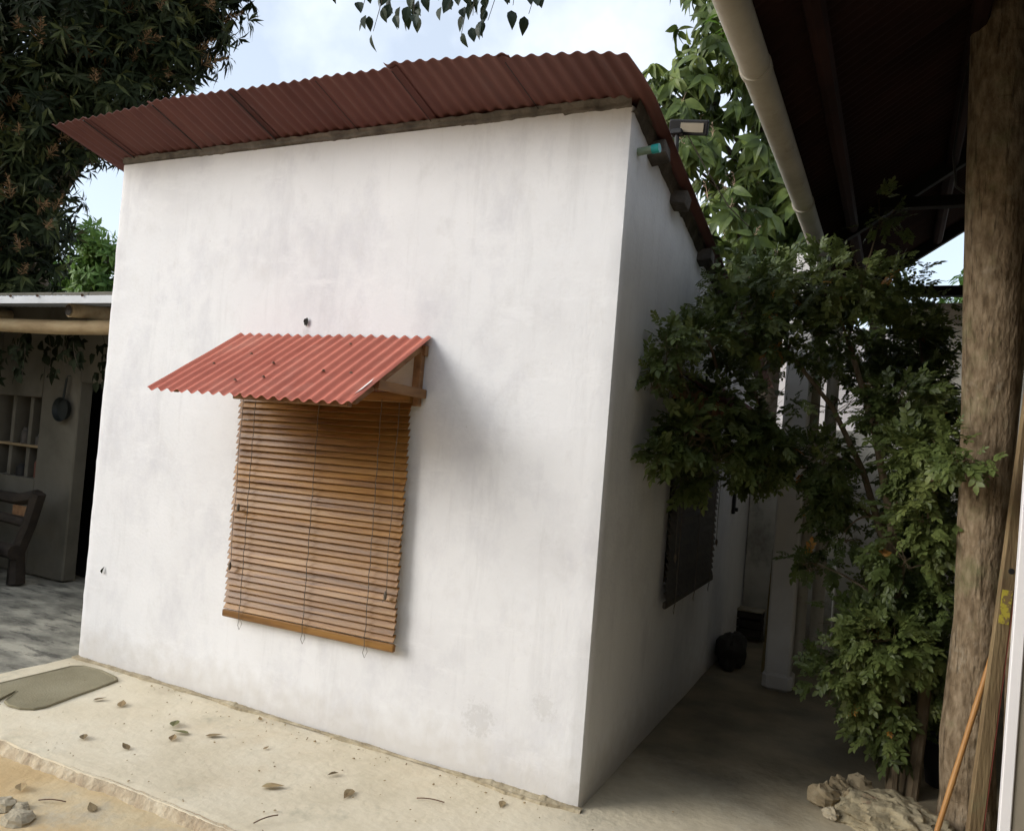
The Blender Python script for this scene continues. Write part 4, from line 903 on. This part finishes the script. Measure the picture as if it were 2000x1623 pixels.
for s_, L_, off in ((1.06, .14, .0),):
    mb = MB(); mb.box(a + dd * s_ + nv * .0158 + sdv * off, (.040, .002, L_), rm); mb.build('paint_patch', M['yellow'], pl)
for s_ in (1.21, 1.72, 1.86):
    mb = MB(); mb.lathe([(.0001, .001), (.010, .001), (.013, 0)], a + dd * s_ + nv * .0155 + sdv * .005, 9, Matrix((sdv, dd, nv)).transposed()); mb.build('dark_knot', M['blackm'], pl)
os_ = lab(empty('bamboo_stick', (1.405, .815, 0)), 'thin orange bamboo stick leaning behind the plank', 'stick')
a = Vector((1.362, .503, -.005)); b = Vector((1.578, .71, .911)); mb = MB(); P = [a.lerp(b, i / 12) for i in range(13)]
mb.tube(P, [.0112 if i % 4 else .0125 for i in range(13)], 10); mb.build('cane', M['orange'], os_, True)
for i in (4, 8):
    mb = MB(); q = a.lerp(b, i / 12); mb.tube([q - (b - a).normalized() * .004, q + (b - a).normalized() * .004], .0135, 10); mb.build('node_ring', M['orange'], os_, True)
fk = lab(empty('broken_branch', (1.70, .74, 0)), 'dark brown broken branch propped between the plank and the white-edged partition', 'branch')
limb([(1.70, .74, -.02), (1.67, .77, .4), (1.655, .79, .8), (1.665, .80, 1.02), (1.71, .82, 1.20)], .045, .025, 'limb', M['bark'], fk, 9)
limb([(1.66, .79, .9), (1.63, .79, 1.03)], .02, .012, 'stub', M['bark'], fk, 7)
wp = lab(empty('partition', (1.53, -1.22, 0)), 'upright partition with a shade-toned face and a white edge at the right border of the picture', 'partition')
rmz = Matrix.Rotation(R(.4), 3, 'Y') @ Matrix.Rotation(R(-4), 3, 'Z')
mb = MB(); mb.box((1.535, -1.205, .93), (.25, .05, 1.86), rmz, .003); mb.build('board', M['panel_shade'], wp)
mb = MB(); mb.box(Vector((1.535, -1.205, .93)) + rmz @ Vector((-.135, 0, 0)), (.022, .062, 1.87), rmz, .002); mb.build('white_edge', M['white_paint'], wp)

mh = lab(empty('right_blocker', (3.4, -4.0, 0)), 'unseen plaster house added on the right to block light from the passage', 'house')  # unseen house added to block light coming from the right
mb = MB(); mb.box((3.5, -4.2, 1.55), (3.3, 6.4, 3.1), None, .02); mb.build('wall', M['pwall'], mh)
mb = MB(); mb.box((1.93, -3.2, 1.0), (.10, .9, 2.0), None, .01); mb.build('blocker_door', M['log_dark'], mh)
for i in range(8):
    slab('roof_sheet', lambda u, v, i=i: (1.35 + 4.1 * v, -7.7 + .87 * (i + u), 3.18 + .5 * v + .009 * math.sin(2 * math.pi * (i + u) * .87 / PIT) + .003 * (i % 2)), 70, 2, .003, [M['carport']], mh)

rh = lab(empty('rear_blocker', (1.0, -11, 0)), 'unseen house with a pitched roof added behind the camera to block low sky light', 'house')  # unseen house added to hold back low sky light
mb = MB(); mb.box((-.6, -11.0, 1.7), (13.2, 5.0, 3.4), None, .02); mb.build('wall', M['pwall'], rh)
for sgn in (-1, 1):
    slab('blocker_roof_slope', lambda u, v, sgn=sgn: (-7.5 + 13.9 * u, -11.0 + sgn * 2.9 * v, 5.3 - 2.0 * v), 4, 2, .03, [M['carport']], rh)
for x in (-5.2, -1.8, .9, 3.4):
    mb = MB(); mb.box((x, -8.49, 1.5), (1.0, .06, 1.1), None, .01); wf = mb.build('blocker_window', M['timber'], rh)
    mb = MB(); mb.box((x, -8.455, 1.5), (.86, .012, .96)); mb.build('pane', M['glass'], wf)

# mound of mortar and stones at the shrub's foot
mo = blob('rubble_mound', (1.22, .72, .0), (.25, .20, .105), M['mound'], None, 2, .36, 90, 50, .85, 2.6)
lab(mo, 'heap of hardened mortar at the foot of the shrub', 'mound')
for k, (x, y, z, s_, lb) in enumerate([(.935, .735, .055, .062, 'largest rounded tan stone left of the mortar heap'), (1.00, .86, .065, .048, 'upright jagged stone behind the rounded tan stone'), (1.035, .775, .05, .042, 'wedge-shaped stone between the rounded stone and the mortar heap'),
                                   (.975, .61, .03, .032, 'small grey stone nearest the camera by the mortar heap'), (1.075, .95, .06, .055, 'flat brown stone farthest back by the shrub stems')]):
    o = blob('stone', (x, y, z * .8), (s_ * 1.15, s_, s_ * .85), M['stone_g'] if k == 3 else M['stone'], None, k + 7, .75, 13, 9, .25, 1.9, sm=False)
    lab(o, lb, 'stone', 'stones at the foot of the shrub')
po = lab(empty('plant_pot', (1.44, 1.36, 0)), 'black plastic plant pot between the shrub stems and the trunk', 'pot')
mb = MB(); mb.lathe([(.0005, 0), (.085, .0), (.115, .20), (.122, .20), (.122, .225), (.108, .225), (.10, .18), (.0005, .18)], (1.46, 1.38, .0), 20); mb.build('pot', M['blackm'], po, True)
mb = MB(); mb.lathe([(.0005, .185), (.05, .188), (.102, .18)], (1.46, 1.38, 0), 14); mb.build('soil', M['dirt'], po)

# stones on the dirt, bottom left
for k, (x, y, s_, lb) in enumerate([(-1.97, -1.27, .045, 'grey stone at the lower left corner of the dirt'), (-1.82, -1.30, .05, 'larger grey stone at the bottom edge left of the dry leaves'), (-1.90, -1.24, .028, 'small pale stone between the two grey stones on the dirt')]):
    lab(blob('stone', (x, y, -.040), (s_ * 1.3, s_, s_ * .6), M['stone_g'], None, k + 31, .5, 13, 9, .3, 1.5, sm=False), lb, 'stone', 'stones on the bare dirt')

# rubber mat with a slit
OUT = [(-3.196, -.145), (-3.15, -.098), (-3.0, -.085), (-2.84, -.108), (-2.79, -.14), (-2.775, -.20), (-2.757, -.288), (-2.734, -.461), (-2.705, -.62), (-2.72, -.675), (-2.78, -.712), (-2.86, -.722), (-2.925, -.703), (-3.015, -.585), (-3.03, -.583), (-2.965, -.715), (-2.97, -.80), (-3.02, -.86), (-3.12, -.87), (-3.20, -.82), (-3.215, -.70), (-3.20, -.56), (-3.20, -.35)]
mb = MB(); n = len(OUT); cxm, cym = -2.98, -.42
for sc, z in ((1, .001), (1, .009), (.985, .013), (.955, .0125), (.945, .009)):
    mb.v += [(cxm + (x - cxm) * sc, cym + (y - cym) * sc, z + .004 * fbm(x * 4, y * 4, 1)) for x, y in OUT]
for k in range(4):
    for i in range(n): j = (i + 1) % n; mb.f.append((k * n + j, k * n + i, (k + 1) * n + i, (k + 1) * n + j)); mb.mi.append(0)
mb.f.append(tuple(4 * n + i for i in range(n - 1, -1, -1))); mb.mi.append(0)
lab(mb.build('floor_mat', M['rubber']), 'worn grey-olive rubber mat with a slit on the concrete near the house corner', 'mat')

# fallen leaves
r = random.Random(61)
FL = [(-2.607, -.387, 0, .045, 'small curled brown leaf just right of the rubber mat', 0), (-2.466, -.361, 0, .06, 'flat grey-brown leaf second to the right of the rubber mat', 0), (-2.041, -.38, 0, .065, 'flat olive leaf at the back of the group of three', 1), (-1.935, -.44, 0, .06, 'olive-green leaf in the middle of the group of three', 1),
      (-1.911, -.503, 0, .05, 'brown leaf at the front of the group of three', 0), (-1.782, -.369, 0, .055, 'dark curled leaf right of the group of three', 0), (-2.231, -.745, 0, .05, 'pale brown leaf nearest the pavement edge at the left', 0), (-1.987, -.706, 0, .045, 'small thin leaf left of centre near the pavement edge', 0),
      (-1.768, -.072, 0, .03, 'tiny leaf scrap close to the wall foot below the blind', 0), (-1.18, -.603, 0, .065, 'long reddish-brown leaf lying right of the middle of the pavement', 0), (-.879, -.47, 0, .06, 'crumpled dark leaf at the stained patch of pavement', 0), (-1.05, -.362, 0, .042, 'faded tan leaf behind the two darker leaves', 0),
      (-.294, -.159, 0, .045, 'small leaf lying near the bright house corner', 0), (-1.483, -.326, 0, .025, 'smallest leaf scrap in the middle of the pavement', 0), (-2.053, -1.147, -.042, .06, 'dark leaf on the dirt at the lower left', 0), (-1.679, -1.092, -.042, .05, 'reddish curled leaf on the dirt right of the dark one', 0)]
for x, y, z, L, lb, g in FL:
    ga = geo_xf(leaf_geo(L * 1.5, L * .72, r.uniform(-.2, .12), r.uniform(.05, .4), 5, .65), frame((math.cos(r.uniform(0, 6.3)), math.sin(r.uniform(0, 6.3)), .03), (r.uniform(-.15, .15), r.uniform(-.15, .15), 1), 1, (0, 0, 0)))
    v = ga[0]; v = v - v.mean(0); v[:, 2] -= v[:, 2].min() - .002
    o = link('fallen_leaf', geo_mesh('fallen_leaf', (v, ga[1]), M['dry_green'] if g else M['dry'])); o.location = (x, y, z + .003); lab(o, lb, 'leaf', 'dry leaves fallen on the ground')
lv = []; lf = []; nb = 0
for k in range(230):                                    # grit and leaf crumbs, thicker along the wall foot and pavement edge
    x = r.uniform(-3.3, .9); m_ = r.random()
    y = -.05 - abs(r.gauss(0, .10)) if m_ < .45 else (apron_edge(x) + abs(r.gauss(0, .05)) + .03 if m_ < .65 else r.uniform(-.9, -.08))
    if x > .02 and y > -.1: y = r.uniform(-.3, 1.4)
    sz = r.uniform(.0025, .007) * (1.5 if r.random() < .15 else 1); a = r.uniform(0, 6.3); z = .012 * fbm(x * .8, y * .8, 7) + .012
    P = [(sz * math.cos(a + q * 1.57 + r.uniform(-.4, .4)) * r.uniform(.5, 1.3), sz * math.sin(a + q * 1.57) * r.uniform(.5, 1.3)) for q in range(4)]
    lv += [(x + px, y + py, z - .008 + r.uniform(0, .003)) for px, py in P] + [(x, y, z - .006 + sz * .5)]
    lf += [(nb, nb + 1, nb + 4), (nb + 1, nb + 2, nb + 4), (nb + 2, nb + 3, nb + 4), (nb + 3, nb, nb + 4)]; nb += 5
me = bpy.data.meshes.new('ground_litter'); me.from_pydata(lv, [], lf); me.materials.append(M['dry']); o = link('ground_litter', me, kind='stuff'); lab(o, 'fine grit and leaf crumbs strewn over the pavement', 'litter')
wl = geo_mesh('stuck_leaf', leaf_geo(.045, .022, .3, .5, 4), M['vine']); o = link('stuck_leaf', wl); o.matrix_world = Matrix(frame((.35, -.25, 1), (0, -1, 0), 1, (-3.19, -.008, .545)).tolist()); lab(o, 'tiny dark leaf stuck low on the left end of the white wall', 'leaf')
for k, (p, q, lb) in enumerate([((-1.90, -1.17, -.038), (-1.80, -1.12, -.036), 'thin dry twig on the dirt between two leaves'), ((-.62, -.33, .006), (-.50, -.30, .009), 'thin dry twig on the pavement below the house corner'), ((-1.02, -.88, .006), (-.97, -.80, .02), 'short reddish twig at the bottom edge of the pavement')]):
    mb = MB(); mb.tube(bez(p, q, (0, 0, .012), 4), .0025, 5); lab(mb.build('twig', M['screw']), lb, 'twig', 'twigs on the ground')

# hanging vine with lobed leaves under the veranda beam
r = random.Random(71)
vi = lab(empty('hanging_vine', (-5.3, .75, 2.1)), 'dark leafy vine trailing under the veranda log beam', 'vine')
vg = [leaf_geo(.10, .085, .2, .2, 4, .8), geo_join([leaf_geo(.10, .05, .2, .2, 3), geo_xf(leaf_geo(.075, .045, .2, .2, 3), frame((.5, .8, 0), (0, 0, 1))), geo_xf(leaf_geo(.075, .045, .2, .2, 3), frame((.5, -.8, 0), (0, 0, 1)))])]
vx = []
for k in range(16):
    x = r.uniform(-6.6, -4.25); L = r.uniform(.15, .5) * (1.2 if x < -5.2 else 1); y = r.uniform(.72, .98); P = bez((x, y, 2.14), (x + r.uniform(-.15, .15), y, 2.14 - L), (r.uniform(-.1, .1), 0, 0), 5)
    limb(P, .004, .002, 'vine_stem', M['branch'], vi, 5, k)
    for i in range(int(L / .03)):
        p = P[0].lerp(P[-1], r.random()) + Vector((r.uniform(-.06, .06), r.uniform(-.05, .05), 0)); vx.append((r.randrange(2), frame(Vector((r.uniform(-1, 1), r.uniform(-.5, .2), -.9)), Vector((r.uniform(-.4, .4), -1, .3)), r.uniform(.7, 1.15), p)))
scatter(vi, vg, vx, M['vine'], 300, 'leaf', 'leaves')

S.render.engine = 'CYCLES'
